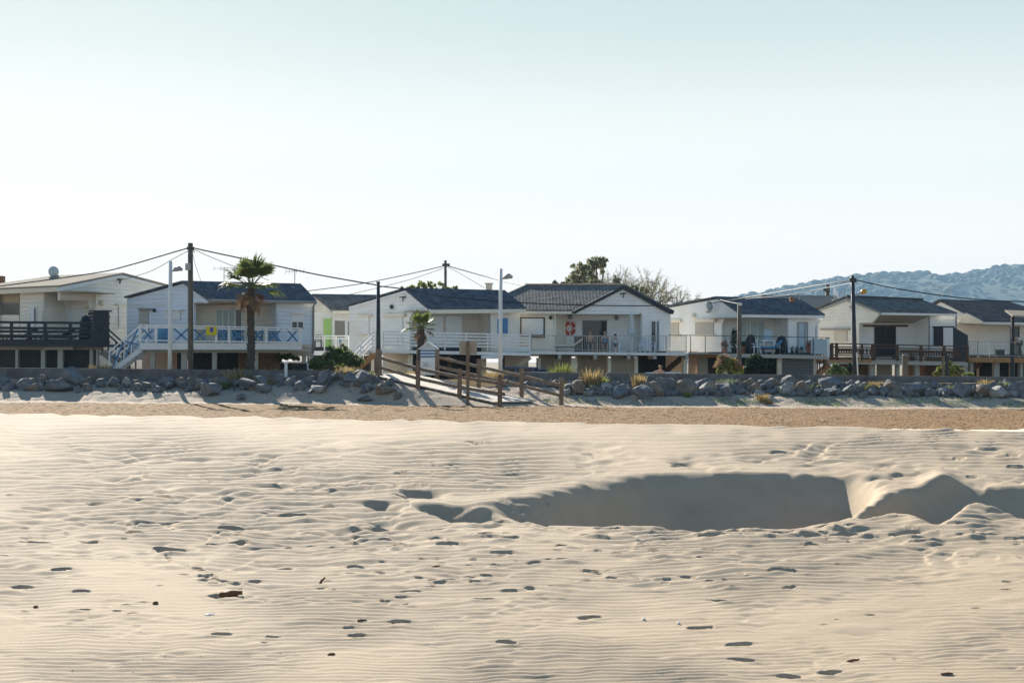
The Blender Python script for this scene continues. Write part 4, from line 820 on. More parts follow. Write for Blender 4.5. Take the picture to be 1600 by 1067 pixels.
cable('thick black cable from the amber lamp pole down to the left roofs', [(1332, 438, 66), (1290, 444, 68), (1230, 454, 72), (1165, 465, 77), (1110, 474, 80)], .028)
cable('second black cable beside it from the amber lamp pole to the left', [(1332, 442, 66), (1290, 450, 70), (1230, 461, 74), (1165, 467, 79)], .018)
cable('thick black cable from the amber lamp pole to the right picture edge', [(1334, 437, 66), (1400, 451, 66), (1480, 463, 66.2), (1540, 469, 66.4), (1600, 471.5, 66.6), (1700, 474, 67)], .028)
cable('pale service wire from the white gable ridge to the short brown pole', [(1121, 467, 80.5), (1135, 471, 77), (1155, 475, 72.6)], .02)

# ------------------------------------------------------------------ dishes, aerials, brackets
def dish(p, r, label, yaw, tilt, m=None):
    r_ = thing('satellite_dish', p, label, 'satellite dish'); rot = Matrix.Rotation(yaw, 3, 'Z') @ Matrix.Rotation(tilt, 3, 'X'); c = Vector(p)+Vector((0, 0, r*1.15))
    b = MB(); n = 16; pr = [(0.02, .0), (r*.5, r*.07), (r, r*.28), (r, r*.31), (r*.5, r*.10), (.02, .03)]
    b.lathe((0, 0, 0), pr, n); b.v = [tuple(c+rot @ Vector((x, -z, y*1.08))) for x, y, z in b.v]; b.build('reflector', m or M.dish, r_, smooth=True)
    part(r_, 'arm', M.greymetal, lambda b: (b.tube([c+rot @ Vector((0, -.02, -r*.9)), c+rot @ Vector((0, -r*.9, -r*.35))], .025, 5), b.ball(c+rot @ Vector((0, -r*.95, -r*.3)), .06, .06, .06)))
    part(r_, 'mount', M.greymetal, lambda b: (b.tube([Vector(p)-Vector((0, 0, .1)), c+Vector((0, .08, 0))], .035, 6), b.box(Vector(p), .3, .3, .06)))
dish(at(84, 433.5, 74.4), .27, 'pale round dish on the ridge of the far left chalet', R(205), R(8)); dish(H5.G.off(.3).hit(1107, 487), .27, 'pale dish on the gable of the white terrace chalet', R(40), R(-8)); dish(at(1304, 469, 95), .42, 'tilted white dish rising behind the cream gable', R(60), R(-18), M.plastic)
def aerial(p, h_, label, el, span=.5):
    r_ = thing('television_aerial', p, label, 'aerial'); p = Vector(p)
    part(r_, 'mast', M.greymetal, lambda b: b.tube([p-Vector((0, 0, .1)), p+Vector((0, 0, h_))], .022, 5))
    def go(b):
        a = p+Vector((-span/2, 0, h_*.88)); c = p+Vector((span/2, 0, h_*.93)); b.tube([a, c], .012, 4)
        for k in range(el): q = a+(c-a)*(k/(el-1)); b.tube([q+Vector((0, -.12, -.14)), q+Vector((0, .12, .14))], .009, 4)
    part(r_, 'element_boom', M.greymetal, go)
aerial(at(460.5, 446, 70.8), .78, 'spindly aerial on the right ridge end of the pale blue chalet', 6, .9); aerial(at(1249, 470, 81), .42, 'small aerial on the ridge of the white terrace chalet', 3, .2); aerial(at(1467, 472, 86), 1.05, 'tall thin aerial on the ridge of the rightmost chalet', 5, .7); aerial(at(1486, 472, 100), .9, 'short stubby aerial seen against the hill', 3, .25); aerial(at(1319, 466, 82.5), .6, 'thin stick aerial on the cream gable before the hill', 2, .1); aerial(at(350, 443, 76), .9, 'low flat aerial behind the tall palm', 4, 1.1)
def vent(p, label, m, w=.35, h_=.5):
    b = MB(); b.box(Vector(p)+Vector((0, 0, h_/2-.1)), w, w, h_); b.box(Vector(p)+Vector((0, 0, h_-.08)), w*1.3, w*1.3, .06); o = b.build('chimney', m, origin=p); tag(o, label, 'chimney')
vent(at(764, 456, 90), 'grey chimney stub behind the blue black roof', M.concrete, .4, .6); vent(at(1237, 469.5, 80.6), 'small terracotta vent on the terrace chalet roof', M.terracotta, .2, .22)
def bracket(pl, x, y, label):
    p = pl.hit(x, y); b = MB(); b.bar(p+pl.n*.1-Vector((.2, 0, 0)), p+pl.n*.1+Vector((.16, 0, .02)), .05); b.bar(p+pl.n*.1, p+pl.n*.1-Vector((.02, 0, .22)), .06); b.bar(p, p+pl.n*.14, .08)
    o = b.build('cable_bracket', M.darkmetal, origin=p); tag(o, label, 'bracket')
bracket(H3.G, 632, 464.5, 'dark cable bracket on the white gable above the shuttered door'); bracket(H4.G, 973, 459, 'dark cable bracket under the peak of the dark edged gable'); bracket(H1.G, 186, 437, 'dark cable bracket under the far left gable peak'); bracket(H6.G, 1334, 480, 'dark cable bracket on the cream gable behind the amber lamp pole')

# ------------------------------------------------------------------ boulders
def rock_mesh(seed):
    rr = random.Random(seed); bm = bmesh.new(); bmesh.ops.create_icosphere(bm, subdivisions=3, radius=1)
    planes = [(Vector((rr.gauss(0, 1), rr.gauss(0, 1), rr.gauss(0, 1))).normalized(), rr.uniform(.45, .84)) for _ in range(15)]
    for v_ in bm.verts:
        for n_, d_ in planes:
            k = v_.co.dot(n_)-d_
            if k > 0: v_.co -= n_*k*.98
        v_.co += v_.co.normalized()*(0.07*mnoise.noise(v_.co*2.2+Vector((seed, 0, 0)))+0.03*mnoise.noise(v_.co*6+Vector((0, seed, 0))))
    me = bpy.data.meshes.new('boulder'); bm.to_mesh(me); bm.free(); return me
M.rock = mat('grey_boulder', (0.16, 0.165, 0.172), 0.9, 0.3, 2.0, 0.05, 5, dirt=((0.26, 0.25, 0.22), 0.6, 2.5)); M.rockb = mat('brown_boulder', (0.22, 0.175, 0.135), 0.9, 0.3, 2.0, 0.05, 5, dirt=((0.30, 0.27, 0.2), 0.5, 2.5)); M.rockp = mat('pale_boulder', (0.33, 0.31, 0.28), 0.9, 0.25, 2.0, 0.05, 5, dirt=((0.2, 0.18, 0.16), 0.5, 2.5))
RM = []
for i in range(9):
    me = rock_mesh(i*13+3); me.materials.append(M.rock if i < 5 else M.rockb if i < 7 else M.rockp); RM.append(me)
KIND = ['grey']*5+['brown']*2+['pale grey']*2
def rock(px, Y, sx, sy, sz, k=None, label=None, group=None, sink=.25, dz=0):
    k = rng.integers(0, 9) if k is None else k; p = at(px, 600, Y); z = bz(p.x, Y)
    o = bpy.data.objects.new('boulder', RM[k]); COL.objects.link(o); o.location = (p.x, Y, z+sz*(1-sink)*.75+dz); o.scale = (sx, sy, sz); o.rotation_euler = (random.uniform(-.2, .2), random.uniform(-.2, .2), random.uniform(0, 6.28))
    o['category'] = 'boulder'; o['label'] = label or 'x'; o['_k'] = int(k)
    if group: o['group'] = group
    return o
def zone(px):
    for a, t in ((175, 'in front of the far left dark timber deck'), (500, 'in front of the pale blue chalet'), (600, 'beside the left of the boardwalk'), (820, 'behind the boardwalk ramp'), (1085, 'in front of the dark edged gable chalet'), (1290, 'in front of the glass panelled terrace'), (1515, 'in front of the dark brown deck')):
        if px < a: return t
    return 'in front of the rightmost chalet'
BIG = [(113, 59.9, .62, .5, .62, 2, 'rounded blue grey boulder standing highest on the left rock line'), (40, 59.3, .5, .45, .33, 0, 'broad grey boulder at the far left of the rock line'), (92, 58.9, .75, .5, .34, 3, 'long low grey boulder under the rounded blue grey one'), (326, 58.3, .62, .5, .36, 1, 'large flat grey boulder alone on the sand below the tall brown pole'), (390, 59.3, .85, .5, .33, 4, 'wide pale flanked boulder half buried left of the grass mound'), (568, 58.8, .62, .45, .42, 0, 'pointed dark boulder left of the boardwalk top'), (603, 57.9, .5, .4, .3, 5, 'small cluster boulder at the left foot of the boardwalk'), (508, 59.4, .4, .4, .5, 3, 'upright grey boulder left of the stair foot'), (1042, 59.6, .75, .5, .44, 1, 'largest dark boulder beneath the crouching person'), (1022, 59.0, .6, .5, .38, 6, 'brownish boulder leaning on the largest dark one'), (1106, 59.4, .55, .5, .42, 7, 'pale faceted boulder right of the largest dark one'), (1425, 59.3, .68, .45, .36, 2, 'long dark boulder below the pale stump'), (1540, 59.4, .8, .5, .36, 5, 'long brown boulder below the rightmost chalet'), (1563, 59.0, .5, .5, .36, 8, 'rounded grey boulder right of the long brown one'), (1590, 59.5, .6, .5, .42, 0, 'dark boulder at the far right of the rock line')]
for b_ in BIG: rock(b_[0], b_[1], *b_[2:5], b_[5], b_[6])
many = []
for px in np.arange(-60, 320, 15.5):
    many.append((px+rng.normal(0, 4), 60.15+rng.normal(0, .15), .33)); 
    if rng.random() < .55: many.append((px+rng.normal(0, 5), 59.4+rng.normal(0, .25), .27))
for _ in range(36): many.append((rng.uniform(320, 560), rng.uniform(58.5, 60.5), rng.uniform(.18, .42)))
for _ in range(13): many.append((rng.uniform(560, 625), rng.uniform(57.3, 58.8), rng.uniform(.12, .3)))
for _ in range(8): many.append((rng.uniform(770, 870), rng.uniform(60.6, 61.2), rng.uniform(.2, .38)))
for row, (Y, r_, st) in enumerate(((59.0, .24, 17), (59.6, .28, 16), (60.3, .27, 15.5), (61.0, .25, 15.5))):
    for px in np.arange(885+row*6, 1690, st):
        if rng.random() < .90: many.append((px+rng.normal(0, 5), Y+rng.normal(0, .18)+(.25 if px > 1200 else 0), r_*float(np.clip(rng.lognormal(0, .38), .45, 2.2))))
for px, Y, r_ in many[:283]:
    k = int(rng.integers(0, 9)); z = zone(px); lab = '%s boulder of the rock line %s' % (KIND[k], z)
    rock(px, Y, r_*rng.uniform(.9, 1.5), r_*rng.uniform(.8, 1.1), r_*rng.uniform(.65, 1.1), k, lab, 'boulders of the rock line %s' % z, .5)
# past the boulders one can tell apart: broken stone wedged into the gaps, one mass
b = MB(); rr = random.Random(31); low = []
for s_ in range(7):
    bm = bmesh.new(); bmesh.ops.create_icosphere(bm, subdivisions=2, radius=1); pl_ = [(Vector((rr.gauss(0, 1), rr.gauss(0, 1), rr.gauss(0, 1))).normalized(), rr.uniform(.4, .8)) for _ in range(10)]
    for v_ in bm.verts:
        for n_, d_ in pl_:
            k = v_.co.dot(n_)-d_
            if k > 0: v_.co -= n_*k
    low.append(([v_.co.copy() for v_ in bm.verts], [tuple(q.index for q in f.verts) for f in bm.faces])); bm.free()
for _ in range(620):
    if rr.random() < .72: px, Y = rr.uniform(890, 1700), rr.uniform(58.7, 61.4)
    else: px, Y = rr.uniform(-60, 600), rr.gauss(60.0, .55)
    if not 57.6 < Y < 61.1+.4*(px > 890): continue
    p = at(px, 600, Y); z = bz(p.x, Y); r0 = rr.uniform(.06, .2); vs, fs = rr.choice(low); m_ = Matrix.Rotation(rr.uniform(0, 6.28), 3, Vector((rr.gauss(0, 1), rr.gauss(0, 1), rr.gauss(0, 1))).normalized()); sc_ = Vector((rr.uniform(.9, 1.6), rr.uniform(.8, 1.2), rr.uniform(.6, 1.0)))*r0
    b.add([Vector((p.x, Y, z+r0*.35+(.12 if rr.random() < .4 else 0)))+Vector((q.x*sc_.x, q.y*sc_.y, q.z*sc_.z)) for q in (m_ @ c for c in vs)], fs)
o = b.build('broken_stone', M.rock, origin=(0, 60, .5)); o['kind'] = 'stuff'; o['label'] = 'broken grey stone wedged between the boulders along the seawall'

# ------------------------------------------------------------------ plants
def leaf_quads(b, c, rad, n, size, squash=1.0, up=0.3):
    """n leaf-sized faces scattered through an ellipsoid"""
    c = Vector(c)
    for _ in range(n):
        d = Vector((random.gauss(0, 1), random.gauss(0, 1), random.gauss(0, 1))).normalized()*(random.random()**.45)
        p = c+Vector((d.x*rad[0], d.y*rad[1], d.z*rad[2])); s_ = size*random.uniform(.6, 1.4)
        a = Vector((random.gauss(0, 1), random.gauss(0, 1), random.gauss(0, 1)+up)).normalized(); q = a.cross(Vector((random.gauss(0, 1), random.gauss(0, 1), random.gauss(0, 1)))).normalized()
        b.add([p-q*s_*.35, p+a*s_*.5, p+q*s_*.35, p-a*s_*.5], [(0, 1, 2, 3)])
def tree(name, px, Y, lobes, m, label, leafn, size, trunk_r, cat='tree', zb=YARD, stems=1, group=None):
    """lobes: (px, py, rx_px, rz_px)"""
    k = Y/F; base = at(px, 560, Y); base = Vector((base.x, Y, zb)); r_ = thing(name, base, label, cat, group)
    b = MB(); t = MB(); tot = sum(l[2]*l[3] for l in lobes)
    for lx, ly, rx, rz in lobes:
        c = at(lx, ly, Y); c.y += random.uniform(-.3, .3)*rx*k; rad = (rx*k, rx*k*.8, rz*k)
        fork = base+(c-base)*.45+Vector((0, 0, -.1*abs(c.z-base.z))); t.tube([base+Vector((random.uniform(-.05, .05), 0, 0)), fork, c], [trunk_r, trunk_r*.7, trunk_r*.3], 6)
        n = int(leafn*lx*0+leafn*(rx*rz)/tot)
        for _ in range(max(4, n//26)):          # small clumps, so that gaps and dark hollows stay between them
            d = Vector((random.gauss(0, 1), random.gauss(0, 1), random.gauss(0, 1))).normalized()*random.uniform(.45, 1.0)
            cc = c+Vector((d.x*rad[0], d.y*rad[1], d.z*rad[2])); q = random.uniform(.22, .40); leaf_quads(b, cc, (rad[0]*q, rad[1]*q, rad[2]*q), 26, size)
            if random.random() < .4: t.tube([c, cc], [trunk_r*.25, trunk_r*.08], 4)
    t.build('trunk' if cat == 'tree' else 'stem', M.bark, r_); b.build('crown' if cat == 'tree' else 'foliage', m, r_); return r_
tree('dense_tree', 905, 108, [(905, 432, 19, 20), (914, 420, 10, 12), (894, 440, 10, 12)], M.leafo, 'bushy olive green tree behind the gabled chalet, left one of the two leafy trees', 1500, .21, .16, zb=YARD)
tree('dense_tree', 932, 110, [(932, 414, 17, 15), (926, 432, 11, 20), (943, 407, 9, 9), (930, 440, 8, 12)], M.leafo, 'taller dark olive tree behind the gabled chalet, right one of the two leafy trees', 1700, .21, .17)
for px, py, w, hh, lab in ((640, 452, 16, 6, 'low pale green shrub top showing left behind the blue black roof'), (664, 447, 14, 9, 'middle pale green shrub top behind the blue black roof'), (680, 448, 16, 9, 'pale green shrub top next to the grey pole behind the roof'), (706, 452, 9, 6, 'small shrub top right of the grey pole behind the roof'), (868, 443, 4, 4, 'tiny twig tuft above the grey roof left of the leafy trees'), (882, 444, 5, 5, 'small shrub tuft above the grey roof beside the leafy trees'), (1003, 455, 12, 8, 'green shrub at the foot of the bare tree behind the dark verge'), (964, 440, 6, 9, 'green ivy tuft between the leafy and the bare tree'), (985, 452, 12, 9, 'yellow green shrub behind the peak of the dark edged gable')):
    tree('shrub', px, 104, [(px-w*.4, py, w*.6, hh), (px+w*.4, py-1, w*.6, hh*.9)], M.ygrass if py > 445 else M.leafo, lab, 420, .16, .05, 'shrub')
def bare(px, Y, label, seed, lean, ht, spread):
    rr = random.Random(seed); base = at(px, 480, Y); base = Vector((base.x, Y, YARD)); r_ = thing('bare_tree', base, label, 'tree'); t = MB(); tw = MB()
    def grow(p, d, L, r0, lev):
        q = p+d*L; mid = p+d*L*.5+Vector((rr.gauss(0, .05), rr.gauss(0, .05), 0))*L; (t if lev < 3 else tw).tube([p, mid, q], [r0, r0*.85, r0*.65], 5 if lev < 3 else 3)
        if lev > 5: return
        for _ in range(3 if lev in (1, 2) else 2):
            nd = (d+Vector((rr.gauss(0, spread), rr.gauss(0, spread), rr.gauss(.05, spread*.6)))).normalized(); grow(q, nd, L*rr.uniform(.62, .88), r0*.62, lev+1)
        if lev > 2 and rr.random() < .7: nd = (d+Vector((rr.gauss(0, .6), rr.gauss(0, .6), .1))).normalized(); grow(mid, nd, L*.55, r0*.45, lev+1)
    top = base+Vector((0, 0, ht)); t.tube([base, top], [.16, .12], 7)
    for k in range(4): grow(top, Vector((lean+rr.gauss(0, .45), rr.gauss(0, .3), 1)).normalized(), 1.6, .085, 1)
    M.twig = M.__dict__.get('twig') or mat('grey_bare_twigs', (0.20, 0.165, 0.13), 0.9, 0.2, 3); t.build('trunk', M.bark, r_); tw.build('twigs', M.twig, r_); lf = MB(); tips = [tw.v[i] for i in range(0, len(tw.v), 9)]; rr.shuffle(tips)
    for q in tips[:700]: leaf_quads(lf, q, (.14, .14, .14), 4, .09)
    lf.build('foliage', M.leafo, r_)
bare(962, 103, 'bare twiggy tree just right of the leafy trees', 3, .1, 3.4, .36); bare(988, 105, 'wide bare tree behind the peak of the dark edged gable', 8, .12, 3.4, .40); bare(1014, 102, 'rounded bare tree leaning right behind the dark verge', 21, .55, 2.6, .42)
def palm(px, yb, ytop, Y, crown_py, rpx, label, n, dead, zb, wpx, seed):
    rr = random.Random(seed); k = Y/F; top = at(px, ytop, Y); b0 = at(px, yb, Y); base = Vector((b0.x, Y, zb)); r_ = thing('fan_palm', base, label, 'palm tree')
    t = MB(); pts = [base+(top-base)*i/14 for i in range(15)]; t.tube([p+Vector((rr.gauss(0, .015), 0, 0)) for p in pts], [wpx*k/2*(1.12 if i < 2 else 1+.07*(i % 2)) for i in range(15)], 12)
    for i in range(60):                                       # old leaf bases
        z = rr.uniform(.05, 1); p = base+(top-base)*z; a = rr.uniform(0, 6.28); d = Vector((math.cos(a), math.sin(a), 0)); t.bar(p+d*wpx*k*.42, p+d*wpx*k*.66+Vector((0, 0, .1)), .05, .03)
    t.build('trunk', M.palmbark, r_, smooth=False)
    L = rpx*k
    def frond(b, d, L, fold=0.0, droop=0.25, nl=17):
        d = d.normalized(); side = d.cross(Vector((0, 0, 1))); side = side.normalized() if side.length > .05 else Vector((1, 0, 0)); upv = side.cross(d).normalized()
        c = top+Vector((0, 0, .05)); hub = c+d*L*.48; b.tube([c, c+d*L*.25+Vector((0, 0, .02)), hub], [.022, .016, .012], 4)
        for i in range(nl):
            a = -1.25+2.5*i/(nl-1); ld = (d*math.cos(a)+side*math.sin(a)*(1-fold)).normalized(); ll = L*.56*(1-.28*abs(a)/1.25)*rr.uniform(.88, 1.1); w_ = L*.034
            m1 = hub+ld*ll*.6+upv*rr.uniform(-.02, .03)*L; tip = hub+ld*ll+Vector((0, 0, -droop*ll*rr.uniform(.4, 1))); nrm = ld.cross(upv).normalized()*w_
            b.add([hub-nrm*.4, hub+nrm*.4, m1+nrm+upv*w_*.4, m1-nrm+upv*w_*.4, tip], [(0, 1, 2, 3), (3, 2, 4)])
    b = MB()
    for i in range(n):
        el = rr.uniform(-.3, 1.0) if i > n*.35 else rr.uniform(.5, 1.5); a = i*2.399+rr.uniform(-.3, .3); d = Vector((math.cos(a)*math.cos(el), math.sin(a)*math.cos(el), math.sin(el))); frond(b, d, L*rr.uniform(.85, 1.08), rr.uniform(0, .3), .12+.25*(1.3-el)/1.3)
    b.build('fronds', M.palm, r_); b = MB()
    for i in range(dead):
        el = rr.uniform(-1.25, -.35); a = i*2.399+1; d = Vector((math.cos(a)*math.cos(el), math.sin(a)*math.cos(el), math.sin(el))); frond(b, d, L*rr.uniform(.5, .85), .55, .5, 11)
    b.build('dead_fronds', M.deadfrond, r_)
    return r_
palm(392, 575, 452, 62.6, 445, 58, 'tall fan palm with dead hanging fronds before the cross braced deck', 26, 13, yz(at(392,560,62.6).x, 62.6), 11.5, 4); palm(657.5, 572, 514, 64.5, 511, 31, 'short fan palm with a yellow green crown behind the boardwalk fence', 20, 6, yz(at(657,560,64.5).x, 64.5), 11, 9)

def tuft_mesh(n, h_, w_, lean, seed, flower=0):
    rr = random.Random(seed); b = MB()
    for _ in range(n):
        a = rr.uniform(0, 6.28); r0 = w_*rr.random()**.6*.55; p = Vector((math.cos(a)*r0, math.sin(a)*r0, -.03)); hh = h_*rr.uniform(.5, 1.05); d = Vector((math.cos(a)*lean*rr.uniform(.3, 1.2), math.sin(a)*lean*rr.uniform(.3, 1.2), 1)).normalized()
        s_ = Vector((-math.sin(a), math.cos(a), 0))*rr.uniform(.008, .018)*(1+h_); m1 = p+d*hh*.6; tip = p+d*hh+Vector((d.x, d.y, -.4))*hh*.18; b.add([p-s_, p+s_, m1+s_*.8, m1-s_*.8, tip], [(0, 1, 2, 3), (3, 2, 4)])
    return b
TM = {}
for nm, n, h_, w_, ln, m in (('dry', 150, .5, .5, .45, M.drygrass), ('grey', 150, .38, .5, .7, M.ggrass), ('yellow', 170, .42, .55, .7, M.ygrass), ('mound', 260, .34, 1.1, .6, M.drygrass)):
    b = tuft_mesh(n, h_, w_, ln, hash(nm) % 97 if False else len(nm)*7+n); me = bpy.data.meshes.new('grass_tuft'); me.from_pydata([tuple(v_) for v_ in b.v], [], b.f); me.materials.append(m); TM[nm] = me
def tuft(px, Y, kind, s_, label, group=None, z=None):
    p = at(px, 600, Y); z = (bz(p.x, Y) if Y < 61.2 else yz(p.x, Y)) if z is None or Y > 61.2 else z; o = bpy.data.objects.new('grass_tuft', TM[kind]); COL.objects.link(o); o.location = (p.x, Y, z); o.scale = s_ if isinstance(s_, tuple) else (s_,)*3; o.rotation_euler.z = random.uniform(0, 6.28); return tag(o, label, 'grass tuft', group)
WT = 1.02
for a in [(80, 60.0, 'grey', .9, 'grey green tuft left of the rounded blue grey boulder'), (136, 60.5, 'dry', .8, 'straw tuft just right of the rounded blue grey boulder'), (347, 59.7, 'grey', (1.5, 1.2, 1.3), 'silvery green clump right of the tall brown pole'), (326, 60.3, 'grey', .6, 'small grey tuft under the tall brown pole'), (430, 60.4, 'mound', (1.5, .8, 1.3), 'wide dry grass mound on the sand hump by the white post'), (418, 59.9, 'mound', (1.0, .7, .9), 'lower dry grass mound at the sand hump'), (540, 60.3, 'mound', (1.3, .8, 1.6), 'tall dry grass mound at the foot of the white stair'), (552, 59.8, 'yellow', .8, 'yellow green tuft below the white stair'), (577, 60.0, 'yellow', .7, 'yellow green tuft left of the thin dark pole base'), (925, 60.3, 'dry', (1.5, 1.2, 2.2), 'tall straw tuft below the middle garage door'), (938, 60.6, 'yellow', (1.0, 1, 1.6), 'yellow tuft beside the tall straw one'), (998, 60.4, 'dry', (1.2, 1, 1.5), 'straw tuft left of the crouching person'), (1019, 60.6, 'grey', 1.0, 'grey green tuft below the crouching person'), (1063, 60.4, 'yellow', (1.1, 1, 1.0), 'yellowish tuft right of the largest dark boulder'), (1074, 58.6, 'yellow', .6, 'little yellow tuft at the foot of the largest dark boulder'), (1136, 60.7, 'grey', (1.6, 1, 1.5), 'grey green clump below the pink bush'), (1192, 58.0, 'dry', .85, 'rusty round tuft alone on the sand'), (1202, 57.7, 'dry', .45, 'small rusty tuft beside the round one'), (1340, 60.5, 'yellow', (2.1, 1, .7), 'flat yellow green cushion on the rocks below the brown deck'), (1368, 60.6, 'dry', (1.3, 1, .9), 'rusty straw tuft right of the yellow green cushion'), (1380, 60.0, 'grey', (1.3, 1, .8), 'grey green tuft below the rusty straw one'), (1484, 60.0, 'yellow', .9, 'yellow tuft among the rocks below the side screen'), (1540, 60.8, 'dry', (1.1, 1, 1.2), 'brown straw tuft above the long brown boulder'), (1563, 60.8, 'grey', (.9, 1, 1.3), 'pale grey tuft right of the brown straw one'), (1572, 60.7, 'grey', (.9, 1, 1.3), 'second pale grey tuft right of the brown straw one'), (1586, 60.9, 'yellow', (1.5, 1, .8), 'bright yellow green cushion near the right edge'), (1226, 60.0, 'grey', (1.4, 1, .8), 'grey green tuft among rocks below the lattice'), (1265, 60.2, 'yellow', (1.0, 1, .7), 'yellow green tuft among rocks right of the lattice'), (880, 60.3, 'yellow', .7, 'small tuft beside the right fence end')]:
    tuft(*a)
for a in [(868, 62.6, 'yellow', (1.0, 1, 1.8), 'yellow green sprig left of the garage door pier', None, YARD+.4), (882, 62.6, 'yellow', (1.3, 1, 2.4), 'taller yellow green sprig by the garage door', None, YARD+.4), (160, 62.4, 'dry', (3.2, 1, 1.5), 'straw tuft with white flowers before the far left piles', None, YARD+.25), (380, 62.0, 'mound', (3.2, 1, 1.6), 'long dry grass hump at the tall palm foot', None, YARD+.35), (425, 62.2, 'mound', (1.8, 1, 1.6), 'dry grass hump right of the tall palm foot', None, YARD+.35), (515, 62.3, 'mound', (2.4, 1, 1.7), 'orange dry grass hump before the oleander', None, YARD+.35), (640, 63.2, 'mound', (.9, .8, 1.5), 'dry grass hump behind the near boardwalk fence', None, YARD+.3), (770, 62.4, 'mound', (1.2, .9, 1.5), 'dry grass hump behind the white street lamp', None, YARD+.3)]:
    tuft(*a)
# thin creeping grass on the upper beach: nobody could count it
b = MB(); rr = random.Random(5)
for _ in range(3200):
    px = rr.uniform(1080, 1750) if rr.random() < .85 else rr.uniform(840, 1080); Y = rr.gauss(57.9, .5); p = at(px, 600, Y)
    if mnoise.noise(Vector((p.x*.6, Y*.9, 0))) < -.05: continue
    z = bz(p.x, Y)
    for _k in range(2):
        d = Vector((rr.gauss(0, .5), rr.gauss(0, .5), 1)).normalized()*rr.uniform(.05, .15); q = Vector((p.x+rr.gauss(0, .04), Y+rr.gauss(0, .04), z-.01)); b.add([q-Vector((.008, 0, 0)), q+Vector((.008, 0, 0)), q+d], [(0, 1, 2)])
o = b.build('beach_grass', M.ggrass, origin=(at(1400, 600, 58).x, 58, 0)); o['kind'] = 'stuff'; o['label'] = 'sparse creeping grass along the sand below the rocks'

def bush(px, Y, lobes, m, label, n, size=.12, m2=None, n2=0, name='bush', part2='blossom'):
    r_ = tree(name, px, Y, lobes, m, label, n, size, .03, 'bush', YARD)
    if m2:
        b = MB(); k = Y/F
        for _ in range(n2):
            lx, ly, rx, rz = random.choice(lobes); a = random.uniform(0, 6.28); c = at(lx+rx*math.cos(a)*random.uniform(.5, 1), ly-abs(rz*math.sin(a))*random.uniform(.3, 1.05), Y); c.y -= rx*k*random.uniform(-.4, .8); leaf_quads(b, c, (.09, .09, .09), 7, .08)
        b.build(part2, m2, r_)
    return r_
bush(525, 66, [(505, 566, 18, 9), (520, 556, 15, 14), (540, 560, 15, 15), (555, 566, 12, 12), (532, 545, 8, 8)], M.leaf, 'big leafy oleander with white flowers left of the white stair', 3400, .15, M.whiteflower, 60)
bush(1136, 64, [(1125, 574, 10, 12), (1140, 568, 12, 13), (1152, 576, 9, 10), (1130, 562, 9, 8)], M.ygrass, 'feathery green bush with pinkish tops before the terrace', 1800, .13, M.pink, 90, part2='pink_tops')
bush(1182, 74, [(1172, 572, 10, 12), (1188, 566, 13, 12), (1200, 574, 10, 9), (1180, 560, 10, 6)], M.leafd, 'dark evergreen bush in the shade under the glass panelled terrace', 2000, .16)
bush(1306, 66, [(1300, 580, 8, 7), (1310, 577, 8, 9), (1318, 582, 8, 6)], M.ggrass, 'pale spiky green bush left of the leaning lamp pole', 1000, .14)
bush(1334, 68, [(1330, 576, 8, 9), (1338, 580, 6, 8)], M.leafd, 'small dark bush behind the leaning lamp pole', 700, .13)
bush(1480, 66, [(1470, 582, 10, 8), (1484, 576, 12, 11), (1496, 580, 9, 8), (1515, 586, 10, 3)], M.ygrass, 'wide yellow green bush before the dark side screen', 2000, .14)
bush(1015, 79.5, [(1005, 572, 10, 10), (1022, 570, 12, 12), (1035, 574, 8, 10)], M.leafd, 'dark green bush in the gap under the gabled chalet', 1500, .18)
bush(447, 67.5, [(440, 560, 7, 5), (450, 557, 9, 5), (462, 559, 8, 3.5)], M.leaf, 'dark leafy bush hanging above the parked white car', 1000, .15)
bush(484, 64.5, [(490, 571, 6, 7), (497, 574, 7, 6)], M.leaf, 'small green bush at the corner of the pale blue chalet', 700, .13)

# ------------------------------------------------------------------ white post, stump, beach hut
p = at(447, 575, 61.0); r_ = thing('white_post', (p.x, p.y, bz(p.x, 60.9)-.1), 'white square topped post standing at the seawall by the palm', 'post'); part(r_, 'shaft', M.plastic, lambda b: b.bar((p.x, p.y, bz(p.x, 60.9)-.1), at(447, 567, 61.0), .11)); part(r_, 'cap', M.plastic, lambda b: b.box(at(446.8, 566.5, 60.98), .19, .17, .06))
p = at(1414, 590, 64.5); r_ = thing('timber_stump', (p.x, p.y, YARD), 'pale thick timber stump before the brown deck', 'post'); part(r_, 'shaft', M.pole, lambda b: b.tube([(p.x, p.y, YARD-.1), at(1414, 555, 64.5)], .13, 10)); part(r_, 'top', M.concrete, lambda b: b.tube([at(1414, 555, 64.5), at(1414, 554, 64.5)], [.13, .10], 10))
p = at(1474, 590, 64.8); r_ = thing('timber_stump', (p.x, p.y, YARD), 'thin grey post pair before the dark brown deck left of the yellow bush', 'post'); part(r_, 'shaft', M.pole, lambda b: b.tube([(p.x, p.y, YARD-.1), at(1474, 556, 64.8)], .07, 8)); part(r_, 'shaft', M.darkwood, lambda b: b.tube([(p.x+.2, p.y, YARD-.1), at(1480, 556, 64.8)], .07, 8))
hp = at(668, 575, 64.2); r_ = thing('beach_hut', (hp.x, hp.y, .55), 'little beach hut with blue and white striped front behind the boardwalk', 'beach hut'); PH = plane_px(650, 64.0, 690, 64.0)
